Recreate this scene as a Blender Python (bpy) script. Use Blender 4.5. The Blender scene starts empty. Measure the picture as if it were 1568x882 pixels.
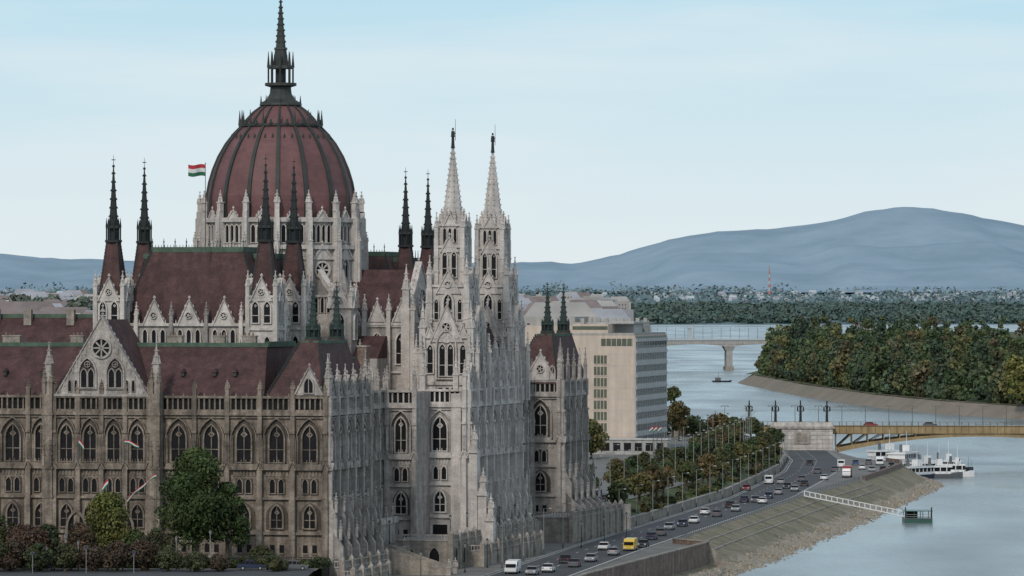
import bpy, math, random
import numpy as np
random.seed(7); rng=np.random.default_rng(7)
sc=bpy.context.scene
F=8000.0; CAMZ=43.0
# ------------------------------------------------------------------ materials
MATS={}
def mat(name,col,rough=.85,var=.25,scale=.4,streak=0.0,metal=0,bump=0.0,col2=None,fine=0.0,attr=False,spec=.3,course=0.0):
    m=bpy.data.materials.new(name); m.use_nodes=True; nt=m.node_tree; N=nt.nodes; L=nt.links
    b=N['Principled BSDF']; b.inputs['Roughness'].default_value=rough; b.inputs['Metallic'].default_value=metal
    b.inputs['Specular IOR Level'].default_value=spec
    tc=N.new('ShaderNodeTexCoord'); no=N.new('ShaderNodeTexNoise'); no.inputs['Scale'].default_value=scale; no.inputs['Detail'].default_value=6
    no.inputs['Roughness'].default_value=.65
    L.new(tc.outputs['Object'],no.inputs['Vector'])
    mr=N.new('ShaderNodeMapRange'); mr.inputs[1].default_value=.3; mr.inputs[2].default_value=.7
    L.new(no.outputs['Fac'],mr.inputs[0])
    mx=N.new('ShaderNodeMix'); mx.data_type='RGBA'
    c2=col2 if col2 else tuple(c*(1-var) for c in col)
    mx.inputs[6].default_value=(*[c*(1+var*.5) for c in col],1) if not col2 else (*col,1)
    mx.inputs[7].default_value=(*c2,1)
    L.new(mr.outputs[0],mx.inputs[0]); out=mx.outputs[2]
    def mul(out,fac_socket,lo,a=.35,c=.65):
        r=N.new('ShaderNodeMapRange'); r.inputs[1].default_value=a; r.inputs[2].default_value=c; r.inputs[3].default_value=lo; r.inputs[4].default_value=1.0
        L.new(fac_socket,r.inputs[0])
        k=N.new('ShaderNodeMix'); k.data_type='RGBA'; k.blend_type='MULTIPLY'; k.inputs[0].default_value=1
        L.new(out,k.inputs[6]); L.new(r.outputs[0],k.inputs[7]); return k.outputs[2]
    if streak>0:
        mp=N.new('ShaderNodeMapping'); mp.inputs['Scale'].default_value=(1,1,.09)
        L.new(tc.outputs['Object'],mp.inputs[0]); n2=N.new('ShaderNodeTexNoise'); n2.inputs['Scale'].default_value=.9; n2.inputs['Detail'].default_value=5
        L.new(mp.outputs[0],n2.inputs['Vector']); out=mul(out,n2.outputs['Fac'],1-streak)
    if fine>0:
        n3=N.new('ShaderNodeTexNoise'); n3.inputs['Scale'].default_value=3.0; n3.inputs['Detail'].default_value=3
        L.new(tc.outputs['Object'],n3.inputs['Vector']); out=mul(out,n3.outputs['Fac'],1-fine)
    if course>0:   # masonry blocks of uneven tone
        mp=N.new('ShaderNodeMapping'); mp.inputs['Scale'].default_value=(.7,.7,1.6); L.new(tc.outputs['Object'],mp.inputs[0])
        vo=N.new('ShaderNodeTexVoronoi'); vo.distance='CHEBYCHEV'; vo.inputs['Scale'].default_value=1.0; vo.inputs['Randomness'].default_value=.6; L.new(mp.outputs[0],vo.inputs['Vector'])
        sx=N.new('ShaderNodeSeparateColor'); L.new(vo.outputs['Color'],sx.inputs[0]); out=mul(out,sx.outputs[0],1-course,0,1)
    if attr:
        at=N.new('ShaderNodeAttribute'); at.attribute_name='Col'
        k=N.new('ShaderNodeMix'); k.data_type='RGBA'; k.blend_type='MULTIPLY'; k.inputs[0].default_value=1
        L.new(out,k.inputs[6]); L.new(at.outputs['Color'],k.inputs[7]); out=k.outputs[2]
    L.new(out,b.inputs['Base Color'])
    if bump>0:
        bp=N.new('ShaderNodeBump'); bp.inputs['Strength'].default_value=.6; bp.inputs['Distance'].default_value=bump
        L.new(no.outputs['Fac'],bp.inputs['Height']); L.new(bp.outputs[0],b.inputs['Normal'])
    MATS[name]=m; return m
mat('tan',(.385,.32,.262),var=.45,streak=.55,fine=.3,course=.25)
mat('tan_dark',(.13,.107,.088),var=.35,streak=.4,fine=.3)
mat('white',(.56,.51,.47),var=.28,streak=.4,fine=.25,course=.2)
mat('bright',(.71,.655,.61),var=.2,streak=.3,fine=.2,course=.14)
mat('roof',(.120,.062,.060),var=.4,rough=.75,fine=.3,streak=.25,course=.2)
mat('dome',(.185,.090,.090),var=.28,rough=.6,fine=.15,scale=.25,course=.12)
mat('rib',(.045,.05,.046),rough=.6,var=.3)
mat('copper',(.085,.13,.095),var=.4,scale=.8)
mat('deck',(.10,.095,.085),var=.3)
mat('dmetal',(.026,.03,.029),rough=.6,var=.3)
mat('gmetal',(.035,.055,.047),rough=.6,var=.4,scale=1.5)
mat('glass',(.012,.012,.014),rough=.5,var=.5,scale=.7,spec=.15)
mat('skyglass',(.10,.13,.15),rough=.2,var=.5,scale=.7,spec=.5)
mat('wallstone',(.44,.39,.335),var=.3,streak=.3,fine=.25,course=.25)
mat('pinkwall',(.33,.24,.195),var=.3,streak=.35,fine=.3,course=.3)
mat('asphalt',(.085,.087,.09),var=.3,scale=.08,fine=.12)
mat('paving',(.22,.21,.195),var=.3,scale=.15,fine=.2,course=.12)
mat('line',(.70,.70,.67),var=.15)
mat('slope',(.36,.30,.215),scale=.10,col2=(.20,.19,.11),fine=.35,course=.3,bump=.2)
mat('rocks',(.43,.375,.30),var=.4,scale=.8,fine=.5,bump=.3)
mat('grass',(.095,.115,.04),var=.4,scale=.3,fine=.3)
mat('islandbank',(.30,.25,.20),var=.3,scale=.05,fine=.2,col2=(.20,.17,.13))
mat('land',(.10,.11,.07),var=.4,scale=.01)
mat('bridge_y',(.36,.265,.145),var=.25,streak=.25)
mat('bridge_yd',(.19,.14,.08),var=.3)
mat('officewall',(.58,.48,.40),var=.12,streak=.15)
mat('officeside',(.50,.49,.48),var=.12,streak=.1)
mat('officepanel',(.10,.115,.085),var=.3,rough=.4)
mat('concrete',(.40,.39,.37),var=.2,streak=.2)
mat('paint_white',(.74,.74,.74),rough=.35,var=.06)
for n,c in dict(c_silver=(.33,.34,.35),c_black=(.02,.02,.022),c_red=(.30,.035,.035),c_blue=(.03,.07,.2),c_yellow=(.70,.48,.06),c_green=(.03,.09,.065),c_grey=(.12,.125,.13),c_dkblue=(.02,.03,.07)).items():
    mat(n,c,rough=.3,var=.08,spec=.5)
mat('rubber',(.015,.015,.015),var=.1)
mat('flag_red',(.42,.04,.05),var=.1); mat('flag_white',(.62,.62,.62),var=.05); mat('flag_green',(.03,.13,.07),var=.1)
mat('leaf',(1,1,1),var=.3,scale=.5,attr=True,rough=.7)
mat('bark',(.07,.055,.04),var=.3)
mat('pole',(.09,.10,.10),rough=.5,var=.1)
mat('polelight',(.26,.27,.26),rough=.5,var=.1)
mat('hill',(.315,.41,.49),var=.16,scale=.0045,rough=1,col2=(.225,.315,.38),spec=0)  # aerial haze is mixed into this bluish base colour
mat('hill2',(.36,.49,.58),var=.1,scale=.001,rough=1,spec=0)  # ridge colour paled towards blue to paint in haze
mat('farland',(.16,.225,.24),var=.3,scale=.006,rough=1,spec=0)  # distance haze painted in as a blue-green land tint
mat('farwall',(.44,.48,.51),var=.2,scale=.02); mat('farroof',(.33,.34,.37),var=.3,scale=.02); mat('farred',(.46,.20,.18),var=.1)  # farwall and farroof are paled to carry haze in their colour
mat('citywall',(.40,.38,.36),var=.3,scale=.02); mat('cityroof',(.22,.18,.175),var=.4,scale=.03)

# ------------------------------------------------------------------ mesh builder
class MB:
    def __init__(s,name):
        s.name=name; s.v=[]; s.f=[]; s.m=[]; s.mats=[]; s.frame(0,0,-90); s.oz=0
    def frame(s,ox,oy,th=-90,oz=0):
        t=math.radians(th); s.ox,s.oy,s.oz=ox,oy,oz; s.bx,s.by=math.cos(t),math.sin(t); s.ax,s.ay=-s.by,s.bx
    def P(s,a,b,c): return (s.ox+a*s.ax+b*s.bx, s.oy+a*s.ay+b*s.by, s.oz+c)
    def mi(s,m):
        if m not in s.mats: s.mats.append(m)
        return s.mats.index(m)
    def add(s,vs,fs,m):
        o=len(s.v); s.v+=[s.P(*q) for q in vs]; k=s.mi(m)
        for f in fs: s.f.append(tuple(i+o for i in f)); s.m.append(k)
    def box(s,a0,a1,b0,b1,c0,c1,m):
        s.add([(a0,b0,c0),(a1,b0,c0),(a1,b1,c0),(a0,b1,c0),(a0,b0,c1),(a1,b0,c1),(a1,b1,c1),(a0,b1,c1)],
              [(0,1,2,3),(4,5,6,7),(0,1,5,4),(1,2,6,5),(2,3,7,6),(3,0,4,7)],m)
    def cbox(s,a,b,w,d,c0,c1,m): s.box(a-w/2,a+w/2,b-d/2,b+d/2,c0,c1,m)
    def fr(s,A,B,m):
        s.add([(A[0],A[2],A[4]),(A[1],A[2],A[4]),(A[1],A[3],A[4]),(A[0],A[3],A[4]),(B[0],B[2],B[4]),(B[1],B[2],B[4]),(B[1],B[3],B[4]),(B[0],B[3],B[4])],
              [(0,1,2,3),(4,5,6,7),(0,1,5,4),(1,2,6,5),(2,3,7,6),(3,0,4,7)],m)
    def cone(s,a,b,c0,c1,r0,r1,n,m,rot=0.0):
        vs=[]
        for r,c in((r0,c0),(r1,c1)):
            for i in range(n):
                t=rot+2*math.pi*i/n; vs.append((a+r*math.cos(t),b+r*math.sin(t),c))
        s.add(vs,[(i,(i+1)%n,n+(i+1)%n,n+i) for i in range(n)]+[tuple(range(n)),tuple(range(n,2*n))],m)
    def lathe(s,a,b,prof,n,m,rot=0.0):
        vs=[]
        for r,c in prof:
            for i in range(n):
                t=rot+2*math.pi*i/n; vs.append((a+r*math.cos(t),b+r*math.sin(t),c))
        fs=[]
        for k in range(len(prof)-1):
            for i in range(n):
                fs.append((k*n+i,k*n+(i+1)%n,(k+1)*n+(i+1)%n,(k+1)*n+i))
        s.add(vs,fs,m)
    def prism(s,pts,b0,b1,m):
        n=len(pts); s.add([(p[0],b1,p[1]) for p in pts]+[(p[0],b0,p[1]) for p in pts],
            [tuple(range(n)),tuple(range(n,2*n))]+[(i,(i+1)%n,n+(i+1)%n,n+i) for i in range(n)],m)
    def ring(s,o,i_,b0,b1,m):
        n=len(o); vs=[(p[0],b1,p[1]) for p in o]+[(p[0],b1,p[1]) for p in i_]+[(p[0],b0,p[1]) for p in o]+[(p[0],b0,p[1]) for p in i_]
        fs=[]
        for k in range(n):
            j=(k+1)%n; fs+=[(k,j,n+j,n+k),(k,j,2*n+j,2*n+k),(n+k,n+j,3*n+j,3*n+k)]
        s.add(vs,fs,m)
    def arch(s,a,c,w,h,n=4):
        rise=min(h*.5,w*.87); sp=c+h-rise
        pts=[(a-w/2,c),(a+w/2,c)]
        for k in range(n+1):
            t=math.radians(60*k/n); pts.append((a-w/2+w*math.cos(t),sp+rise*math.sin(t)/math.sin(math.radians(60))))
        for k in range(n-1,-1,-1):
            t=math.radians(60*k/n); pts.append((a+w/2-w*math.cos(t),sp+rise*math.sin(t)/math.sin(math.radians(60))))
        return pts
    def window(s,a,c,w,h,st,mull=1,t=.3,d=.4,glass='glass',b=0.0):
        i=s.arch(a,c,w,h); s.add([(p[0],b+.04,p[1]) for p in i],[tuple(range(len(i)))],glass)
        s.ring(s.arch(a,c-t*.7,w+2*t,h+t*1.9),i,b,b+d,st)
        for k in range(mull):
            x=a-w/2+w*(k+1)/(mull+1); s.box(x-.07,x+.07,b+.05,b+.2,c,c+h*(.97 if mull==1 else .72),st)
        if h>3.5:
            s.box(a-w/2,a+w/2,b+.05,b+.18,c+h*.33,c+h*.33+.12,st)
            y=c+h-w*.62; q=w*.24; s.ring([(a,y-q),(a+q,y),(a,y+q),(a-q,y)],[(a,y-q*.5),(a+q*.5,y),(a,y+q*.5),(a-q*.5,y)],b+.05,b+.2,st)
    def disc(s,a,c,r,b,m,n=16): s.add([(a+r*math.cos(2*math.pi*i/n),b,c+r*math.sin(2*math.pi*i/n)) for i in range(n)],[tuple(range(n))],m)
    def rose(s,a,c,r,st,b=0.0,n=8):
        s.disc(a,c,r,b+.04,'glass')
        o=[(a+(r*1.25)*math.cos(i*math.pi/10),c+(r*1.25)*math.sin(i*math.pi/10)) for i in range(20)]
        i_=[(a+r*math.cos(i*math.pi/10),c+r*math.sin(i*math.pi/10)) for i in range(20)]
        s.ring(o,i_,b,b+.35,st)
        for k in range(n):
            t=2*math.pi*k/n; dx,dz=math.cos(t),math.sin(t); w=.06*r+.03
            s.prism([(a-dz*w,c+dx*w),(a+dz*w,c-dx*w),(a+dx*r+dz*w,c+dz*r-dx*w),(a+dx*r-dz*w,c+dz*r+dx*w)],b+.05,b+.2,st)
        s.ring([(a+r*.3*math.cos(i*math.pi/4),c+r*.3*math.sin(i*math.pi/4)) for i in range(8)],[(a+r*.12*math.cos(i*math.pi/4),c+r*.12*math.sin(i*math.pi/4)) for i in range(8)],b+.05,b+.24,st)
    def pin(s,a,b,c0,c1,w,st):
        h=c1-c0; m=c0+h*.42
        s.cbox(a,b,w,w,c0,m,st); s.cbox(a,b,w*1.3,w*1.3,m,m+.18,st)
        for da,db in((1,0),(-1,0),(0,1),(0,-1)):
            s.cone(a+da*w*.45,b+db*w*.45,m+.1,m+w*1.1+.2,w*.3,.02,4,st)
        s.cone(a,b,m+.18,c1-.25,w*.58,.06,4,st,math.pi/4)
        for k in(.35,.6): 
            r=w*.58*(1-k)+.1; s.cone(a,b,m+(c1-m)*k,m+(c1-m)*k+.16,r+.08,r+.02,4,st)
        s.cone(a,b,c1-.4,c1-.15,.05,.17,4,st); s.cone(a,b,c1-.15,c1,.17,.02,4,st)
    def gable(s,a,c,w,h,b0,b1,st,win=True,fin=True):
        s.prism([(a-w/2,c),(a+w/2,c),(a,c+h)],b0,b1,st)
        L=math.hypot(w/2,h); nx,nz=h/L*.3,w/2/L*.3
        for sg in(1,-1):
            s.prism([(a+sg*w/2,c),(a+sg*(w/2+nx),c+nz*.2),(a+sg*nx*.2,c+h+nz),(a,c+h)],b0,b1+.25,st)
            n=max(3,int(L/1.1))
            for k in range(1,n):
                f=k/n; s.cone(a+sg*(w/2)*(1-f)+sg*nx,(b0+b1)/2+.1,c+h*f+nz-.1,c+h*f+nz+.35,.16,.04,4,st)
        if fin:
            s.cone(a,(b0+b1)/2+.1,c+h,c+h+.9,.14,.08,4,st); s.cone(a,(b0+b1)/2+.1,c+h+.5,c+h+.8,.3,.1,4,st)
        if win and h>2:
            r=min(w,h)*.13; s.rose(a,c+h*.42,r,st,b1,5)
    def spire(s,a,b,c0,c1,r0,r1,n,m,crock=0,rot=0.0):
        s.cone(a,b,c0,c1,r0,r1,n,m,rot)
        for k in range(1,crock):
            f=k/crock; r=r0+(r1-r0)*f; c=c0+(c1-c0)*f
            for i in range(n):
                t=rot+2*math.pi*i/n; s.cone(a+(r+.06)*math.cos(t),b+(r+.06)*math.sin(t),c,c+.34,.17,.03,4,m)
    def build(s,parent=None,loc=None,rz=0,smooth=False):
        me=bpy.data.meshes.new(s.name); me.from_pydata(s.v,[],s.f)
        for n in s.mats: me.materials.append(MATS[n])
        me.polygons.foreach_set('material_index',s.m)
        if smooth: me.polygons.foreach_set('use_smooth',[True]*len(s.f))
        me.update(); o=bpy.data.objects.new(s.name,me); sc.collection.objects.link(o)
        if parent: o.parent=parent
        if loc: o.location=loc
        o.rotation_euler[2]=rz
        return o
def empty(name,loc=(0,0,0),rz=0):
    e=bpy.data.objects.new(name,None); sc.collection.objects.link(e); e.location=loc; e.rotation_euler[2]=rz; e.empty_display_size=1; return e
def plain(mb): mb.ox=mb.oy=mb.oz=0; mb.ax,mb.ay,mb.bx,mb.by=1,0,0,1
def sq(mb,cx,cy,h,fn):
    for th in(-90,0,90,180):
        t=math.radians(th); mb.frame(cx+math.cos(t)*h,cy+math.sin(t)*h,th); fn(mb)
    plain(mb)

# ------------------------------------------------------------------ parliament
par=empty('parliament_building',(-30.4,856,0),-math.radians(13.5))

def facade(mb,ox,oy,th,nb,bw,st,pinz=29.4,big=1.05,batter=0.0,zb=-.5,but=.9,ends=(1,1),attic=True,main='glass',recess='tan_dark'):  # recess: flat darker panels paint the shade of deep window recesses, plus grime
    mb.frame(ox,oy,th); W=nb*bw
    for i in range(nb):
        a=(i+.5)*bw; hw=min(bw/2-.55,2.1*big)
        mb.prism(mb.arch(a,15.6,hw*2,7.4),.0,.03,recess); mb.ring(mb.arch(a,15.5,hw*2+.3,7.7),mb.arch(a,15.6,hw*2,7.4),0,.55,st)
        mb.window(a,15.9,2.3*big,6.0,st,t=.26,d=.42,glass=main,b=.01)
        for sg in(-1,1): mb.cone(a+sg*(hw-.2),.32,15.6,20.3,.16,.13,6,st)
        mb.box(a-hw,a+hw,0,.6,15.0,15.5,st)
        for k in range(6): mb.cone(a-hw+.2+k*(2*hw-.4)/5,.5,15.5,16.3,.11,.08,4,st)
        mb.box(a-1.5,a+1.5,0,.02,10.6,13.2,recess)
        for sg in(-.75,.75): mb.window(a+sg,10.8,.85,2.3,st,mull=0,t=.2,d=.3,b=.02)
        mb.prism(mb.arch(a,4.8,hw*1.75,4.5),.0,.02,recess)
        mb.window(a,5.1,1.9,3.7,st,t=.3,d=.4,b=.01)
        for sg in(-.8,.8):
            mb.box(a+sg-.4,a+sg+.4,0,.04,1.0,2.3,'glass'); mb.box(a+sg-.5,a+sg+.5,0,.2,.75,1.0,st)
        n=max(3,int(bw*.72/.55))
        for k in range(n): 
            x=a-bw*.36+bw*.72*(k+.5)/n; mb.box(x-.17,x+.17,0,.16,13.55,14.35,st)
    for z,h,d in((23.55,.55,.75),(23.1,.25,.4),(14.6,.45,.65),(9.75,.4,.5),(4.0,.45,.55),(.1,.3,.7)):
        mb.box(-.1,W+.1,0,d,z,z+h,st)
    if attic:
        mb.box(0,W,0,.05,24.4,26.3,'glass'); mb.box(-.1,W+.1,0,.5,24.1,24.5,st); mb.box(-.1,W+.1,0,.6,26.35,26.75,st)
        n=int(W/.9)
        for k in range(n+1):
            mb.box(k*W/n-.13,k*W/n+.13,.05,.4,24.5,26.35,st)
            if k%2==0: mb.cone(k*W/n,.3,26.75,27.2,.16,.04,4,st)
    for i in range(nb+1):
        if i==0 and not ends[0]: continue
        if i==nb and not ends[1]: continue
        a=i*bw
        mb.box(a-.5,a+.5,0,but+.25,zb,9.7,st); mb.box(a-.43,a+.43,0,but,9.7,15,st); mb.box(a-.36,a+.36,0,but*.8,15,23.5,st)
        mb.gable(a,14.6,1.0,1.1,but*.5,but+.05,st,False,False); mb.cone(a,but*.9,18.5,20.6,.34,.05,4,st)
        mb.cone(a,but*.9,16.2,18.5,.22,.22,4,st); mb.box(a-.4,a+.4,0,but*.9+.2,20.6,21,st)
        mb.box(a-.42,a+.42,0,but*.95,23.5,26.8,st)
        mb.pin(a,but*.45,26.8,pinz,.62,st)
        if batter>0:
            for z1,bb in((9.5,.45),(5,1.0)):
                B=batter*bb
                mb.add([(a-.45,but,z1),(a+.45,but,z1),(a-.45,but,zb-3),(a+.45,but,zb-3),(a-.45,but+B,z1-3),(a+.45,but+B,z1-3),(a-.45,but+B*1.1,zb-3),(a+.45,but+B*1.1,zb-3)],
                       [(0,1,5,4),(4,5,7,6),(0,4,6,2),(1,5,7,3)],st)
                mb.pin(a,but+B*.75,z1-1.8,z1+1.5,.42,st)

# --- south wing
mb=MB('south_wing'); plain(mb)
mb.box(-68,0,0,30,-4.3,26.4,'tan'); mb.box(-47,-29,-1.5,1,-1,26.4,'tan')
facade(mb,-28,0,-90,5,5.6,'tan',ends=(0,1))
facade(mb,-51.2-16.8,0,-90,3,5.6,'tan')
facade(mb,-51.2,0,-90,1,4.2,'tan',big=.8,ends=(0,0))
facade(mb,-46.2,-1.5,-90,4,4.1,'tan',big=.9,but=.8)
mb.frame(-38,-2.3,-90)
for a in(-4.1,0,4.1):
    mb.window(a,-.3,2.9,7.8,'tan',mull=1,t=.4,d=.5,b=.1)
plain(mb)
for x in(-47.2,-28.6):
    mb.cbox(x,-1.6,1.7,2.2,-1,27,'tan')
    for z in(4,9.8,14.6,23.5): mb.cbox(x,-1.6,2.0,2.5,z,z+.4,'tan')
    for dx in(-.6,.6): mb.pin(x+dx,-2.4,27,31.5,.6,'tan'); mb.pin(x+dx,-2.75,15,19.5,.45,'tan')
    mb.cbox(x,-1.6,1.3,1.3,27,29.5,'white'); mb.pin(x,-1.6,29.3,35.6,1.05,'white')
mb.frame(-38,-1.5,-90)
mb.gable(0,26.8,15.6,12.9,-.9,.35,'white',win=False)
mb.rose(0,34.6,1.45,'white',.35,8)
for a in(-2.4,2.4):
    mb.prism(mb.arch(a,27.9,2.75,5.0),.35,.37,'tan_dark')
    for d in(-.62,.62): mb.window(a+d,28.1,.95,3.0,'white',mull=0,t=.18,d=.3,b=.37)
    mb.ring(mb.arch(a,27.8,3.3,5.4),mb.arch(a,27.9,2.75,5.0),.35,.75,'white')
    mb.rose(a,31.9,.42,'white',.37,4)
for k in range(11): 
    a=-5.5+k*1.1; 
    if abs(a)>4.2: mb.window(a,27.4,.5,1.9,'white',mull=0,t=.1,d=.2,b=.35)
for sg in(-1,1):
    for k in range(9):
        f=k/9; mb.box(sg*(6.6*(1-f)+.6)-.12,sg*(6.6*(1-f)+.6)+.12,.35,.5,27.2+f*9.5,27.2+f*9.5+1.1,'white')
mb.box(-8.2,8.2,0,.8,26.6,27.0,'white')
mb.cone(0,-.2,39.7,42.2,.2,.05,6,'white'); mb.cone(0,-.2,40.6,41.1,.5,.2,4,'white')
mb.frame(-2.9,0,-90); mb.gable(0,26.9,4.6,4.4,-.6,.35,'white',win=False); mb.window(0,27.3,1.5,2.4,'white',t=.2,d=.3,b=.35)
mb.build(par)
mb=MB('south_wing_roof'); plain(mb)
mb.fr((-68,-11,1.2,32,26.2),(-66,-13,10,26,35.0),'roof')
mb.box(-66.3,-12.7,9.6,10.3,34.7,35.4,'copper'); mb.box(-66,-13,10.3,30,34.6,35.1,'copper'); mb.box(-13.2,-12.6,10,26,34.7,35.6,'copper')
for x in np.arange(-66,-13,2.2): mb.cone(x,9.9,35.4,35.9,.09,.03,4,'copper')
for x in (-57,-50.5,-26,-20.5,-17): mb.box(x-.28,x+.28,4.4,6,29.9,30.6,'rib'); mb.fr((x-.4,x+.4,4.2,6,30.6),(x-.05,x+.05,4.3,6,31.1),'roof')
mb.add([(-45.6,-1,26.8),(-30.4,-1,26.8),(-38,-1,39.3),(-45.6,12,26.8),(-30.4,12,26.8),(-38,12,39.3)],[(0,2,5,3),(1,2,5,4)],'roof')
for x,w in((-48,2.2),(-60,3),(-31,2.5),(-23,2),(-18,2.4)):
    mb.box(x,x+w,12,13.2,35,36.4,'wallstone'); mb.box(x-.15,x+w+.15,11.9,13.4,36.4,36.6,'wallstone')
    for k in range(3): mb.cone(x+.4+k*.7,12.6,36.6,37.1,.18,.14,6,'pinkwall')
mb.fr((-110,-52,50,80,30),(-105,-56,60,70,39.6),'roof'); mb.box(-108,-56,59.6,60.2,39.3,40.0,'copper')
for x in(-78,-72,-64): mb.box(x,x+1.4,58,59,38,40.8,'wallstone')
mb.box(-110,-50,45,50,26,33,'tan')
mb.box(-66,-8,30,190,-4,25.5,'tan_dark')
mb.fr((-17,-8.2,28,61,25.5),(-14,-11,30,60,32.2),'roof')
mb.fr((-34,-14,60,78,25.5),(-30,-16,64,76,31),'roof')
mb.fr((-15,-6.5,116,172,25.5),(-12,-10,118,170,33),'roof')
mb.box(-14,-11,30,60,32,32.5,'copper'); mb.box(-12.3,-9.7,118,170,32.8,33.4,'copper')
for x,y in((-13,36),(-12,46),(-15,55),(-20,66),(-26,64),(-11,64)): mb.cbox(x,y,1.6,2.2,30,34.4,'pinkwall'); mb.cbox(x,y,1.9,2.5,34.2,34.5,'wallstone')
mb.build(par)

def dark_spire(mb,x,y,z,zt,r,m='gmetal'):
    h=zt-z
    mb.cone(x,y,z,z+.4,r*1.35,r*1.35,8,m); mb.cone(x,y,z+.4,z+h*.17,r*.6,r*.6,8,'dmetal')
    for i in range(8):
        t=math.pi/8+i*math.pi/4; cx,cy=x+r*1.05*math.cos(t),y+r*1.05*math.sin(t)
        mb.cone(cx,cy,z+.4,z+h*.17,.13,.13,4,m); mb.cone(cx,cy,z+h*.17,z+h*.28,.2,.02,4,m)
    mb.cone(x,y,z+h*.16,z+h*.19,r*1.25,r*1.1,8,m)
    mb.spire(x,y,z+h*.19,z+h*.88,r*.72,.08,8,m,7)
    mb.cone(x,y,z+h*.88,zt,.06,.03,4,m); mb.cone(x,y,z+h*.86,z+h*.885,.24,.24,6,m); mb.box(x-.35,x+.35,y-.04,y+.04,z+h*.94,z+h*.95,m)

def pavilion_roof(mb,x,ya,yb):
    plain(mb)
    mb.fr((x-6.5,x+3.6,ya-6.5,yb+6,26),(x-1.8,x+1.4,ya-1.5,yb+1.5,35.5),'roof')
    for sx,xt in((-6.5,-1.8),(3.6,1.4)):
        for k in range(20):
            f=k/20; mb.cone(x+sx+(xt-sx)*f,ya-6.5+5*f,26+9.5*f,26.7+9.5*f,.2,.16,4,'rib')
    mb.box(x-1.9,x+1.5,ya-1.4,yb+1.4,35.3,35.8,'copper')
    for y in(ya,yb):
        mb.cone(x,y,31,36,1.9,1.5,8,'roof'); dark_spire(mb,x,y,36,46,1.05)
mb=MB('corner_pavilion'); pavilion_roof(mb,-4.5,8,22.6)
facade(mb,0,0,0,5,5.0,'white',pinz=32,batter=1.9,zb=-1,but=1.0)
mb.frame(0,0,0)
for i in range(5): mb.gable(2.5+i*5.0,26.8,3.8,3.2,-.4,.3,'white')
plain(mb); mb.box(-10,0,22,25.6,-4,26.3,'white')
for dy in(0,.9): mb.pin(.3,-.3+dy,26.8,33.8,.8,'white')
mb.pin(-.2,25.2,26.8,34,.9,'white')
mb.build(par)
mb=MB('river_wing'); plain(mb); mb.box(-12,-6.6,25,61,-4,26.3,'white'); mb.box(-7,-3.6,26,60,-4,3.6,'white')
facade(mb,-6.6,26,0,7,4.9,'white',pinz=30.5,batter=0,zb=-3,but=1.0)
plain(mb)
mb.box(-3.75,-3.4,26,60,3.6,4.7,'bright')
for i in range(7): mb.pin(-3.5,28+i*4.6,3.6,7.2,.55,'white')
mb.box(-13,-.4,60,72,-4,26.3,'white')
facade(mb,-5.6,60,-90,1,5.0,'white',pinz=31,zb=-3,big=.85,but=.7)
mb.build(par)

# --- portico block
mb=MB('river_portico'); plain(mb)
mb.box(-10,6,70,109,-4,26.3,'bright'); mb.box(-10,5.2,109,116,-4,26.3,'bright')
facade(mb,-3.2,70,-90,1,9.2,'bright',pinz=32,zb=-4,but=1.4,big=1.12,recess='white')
mb.frame(-3.2,70,-90)
for a in(1.6,7.6): mb.box(a-.9,a+.9,0,.6,-4,26,'bright'); mb.pin(a,.4,26.4,33,.9,'bright')
mb.box(3.1,6.1,0,.35,-.5,1.0,'bright'); mb.box(3.3,5.9,.0,.06,1.0,2.8,'glass'); 
facade(mb,6,70,0,7,5.6,'bright',pinz=33.5,zb=-4,but=1.2,batter=1.9,big=1.2,main='skyglass',recess='white')
mb.frame(6,70,0)
for i in range(7): mb.window(2.8+i*5.6,.2,2.6,4.6,'bright',glass='skyglass',b=.6,d=.6); mb.gable(2.8+i*5.6,26.8,4,4.5,-.4,.3,'bright')
plain(mb)
mb.box(-3,5,84,106,26,31.5,'bright'); mb.fr((-3,5,84,106,31.5),(.5,1.5,84,106,38),'roof')
mb.frame(5,84,0)
for i in range(4): mb.window(2.75+i*5.5,27.2,1.6,3.6,'bright'); mb.pin(i*5.5,.3,31.5,36.5,.8,'bright')
plain(mb)
for x0,zt,w in((7.6,16,1.5),(9.2,8.5,1.5),(10.6,4,1.3)):
    mb.box(x0-w/2,x0+w/2,69.2,71.4,-4,zt,'bright'); mb.pin(x0,70.2,zt,zt+4.4,.9,'bright'); mb.gable(x0,zt-.5,1.4,1.4,68.9,69.3,'bright',False,False)
mb.build(par)
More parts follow.
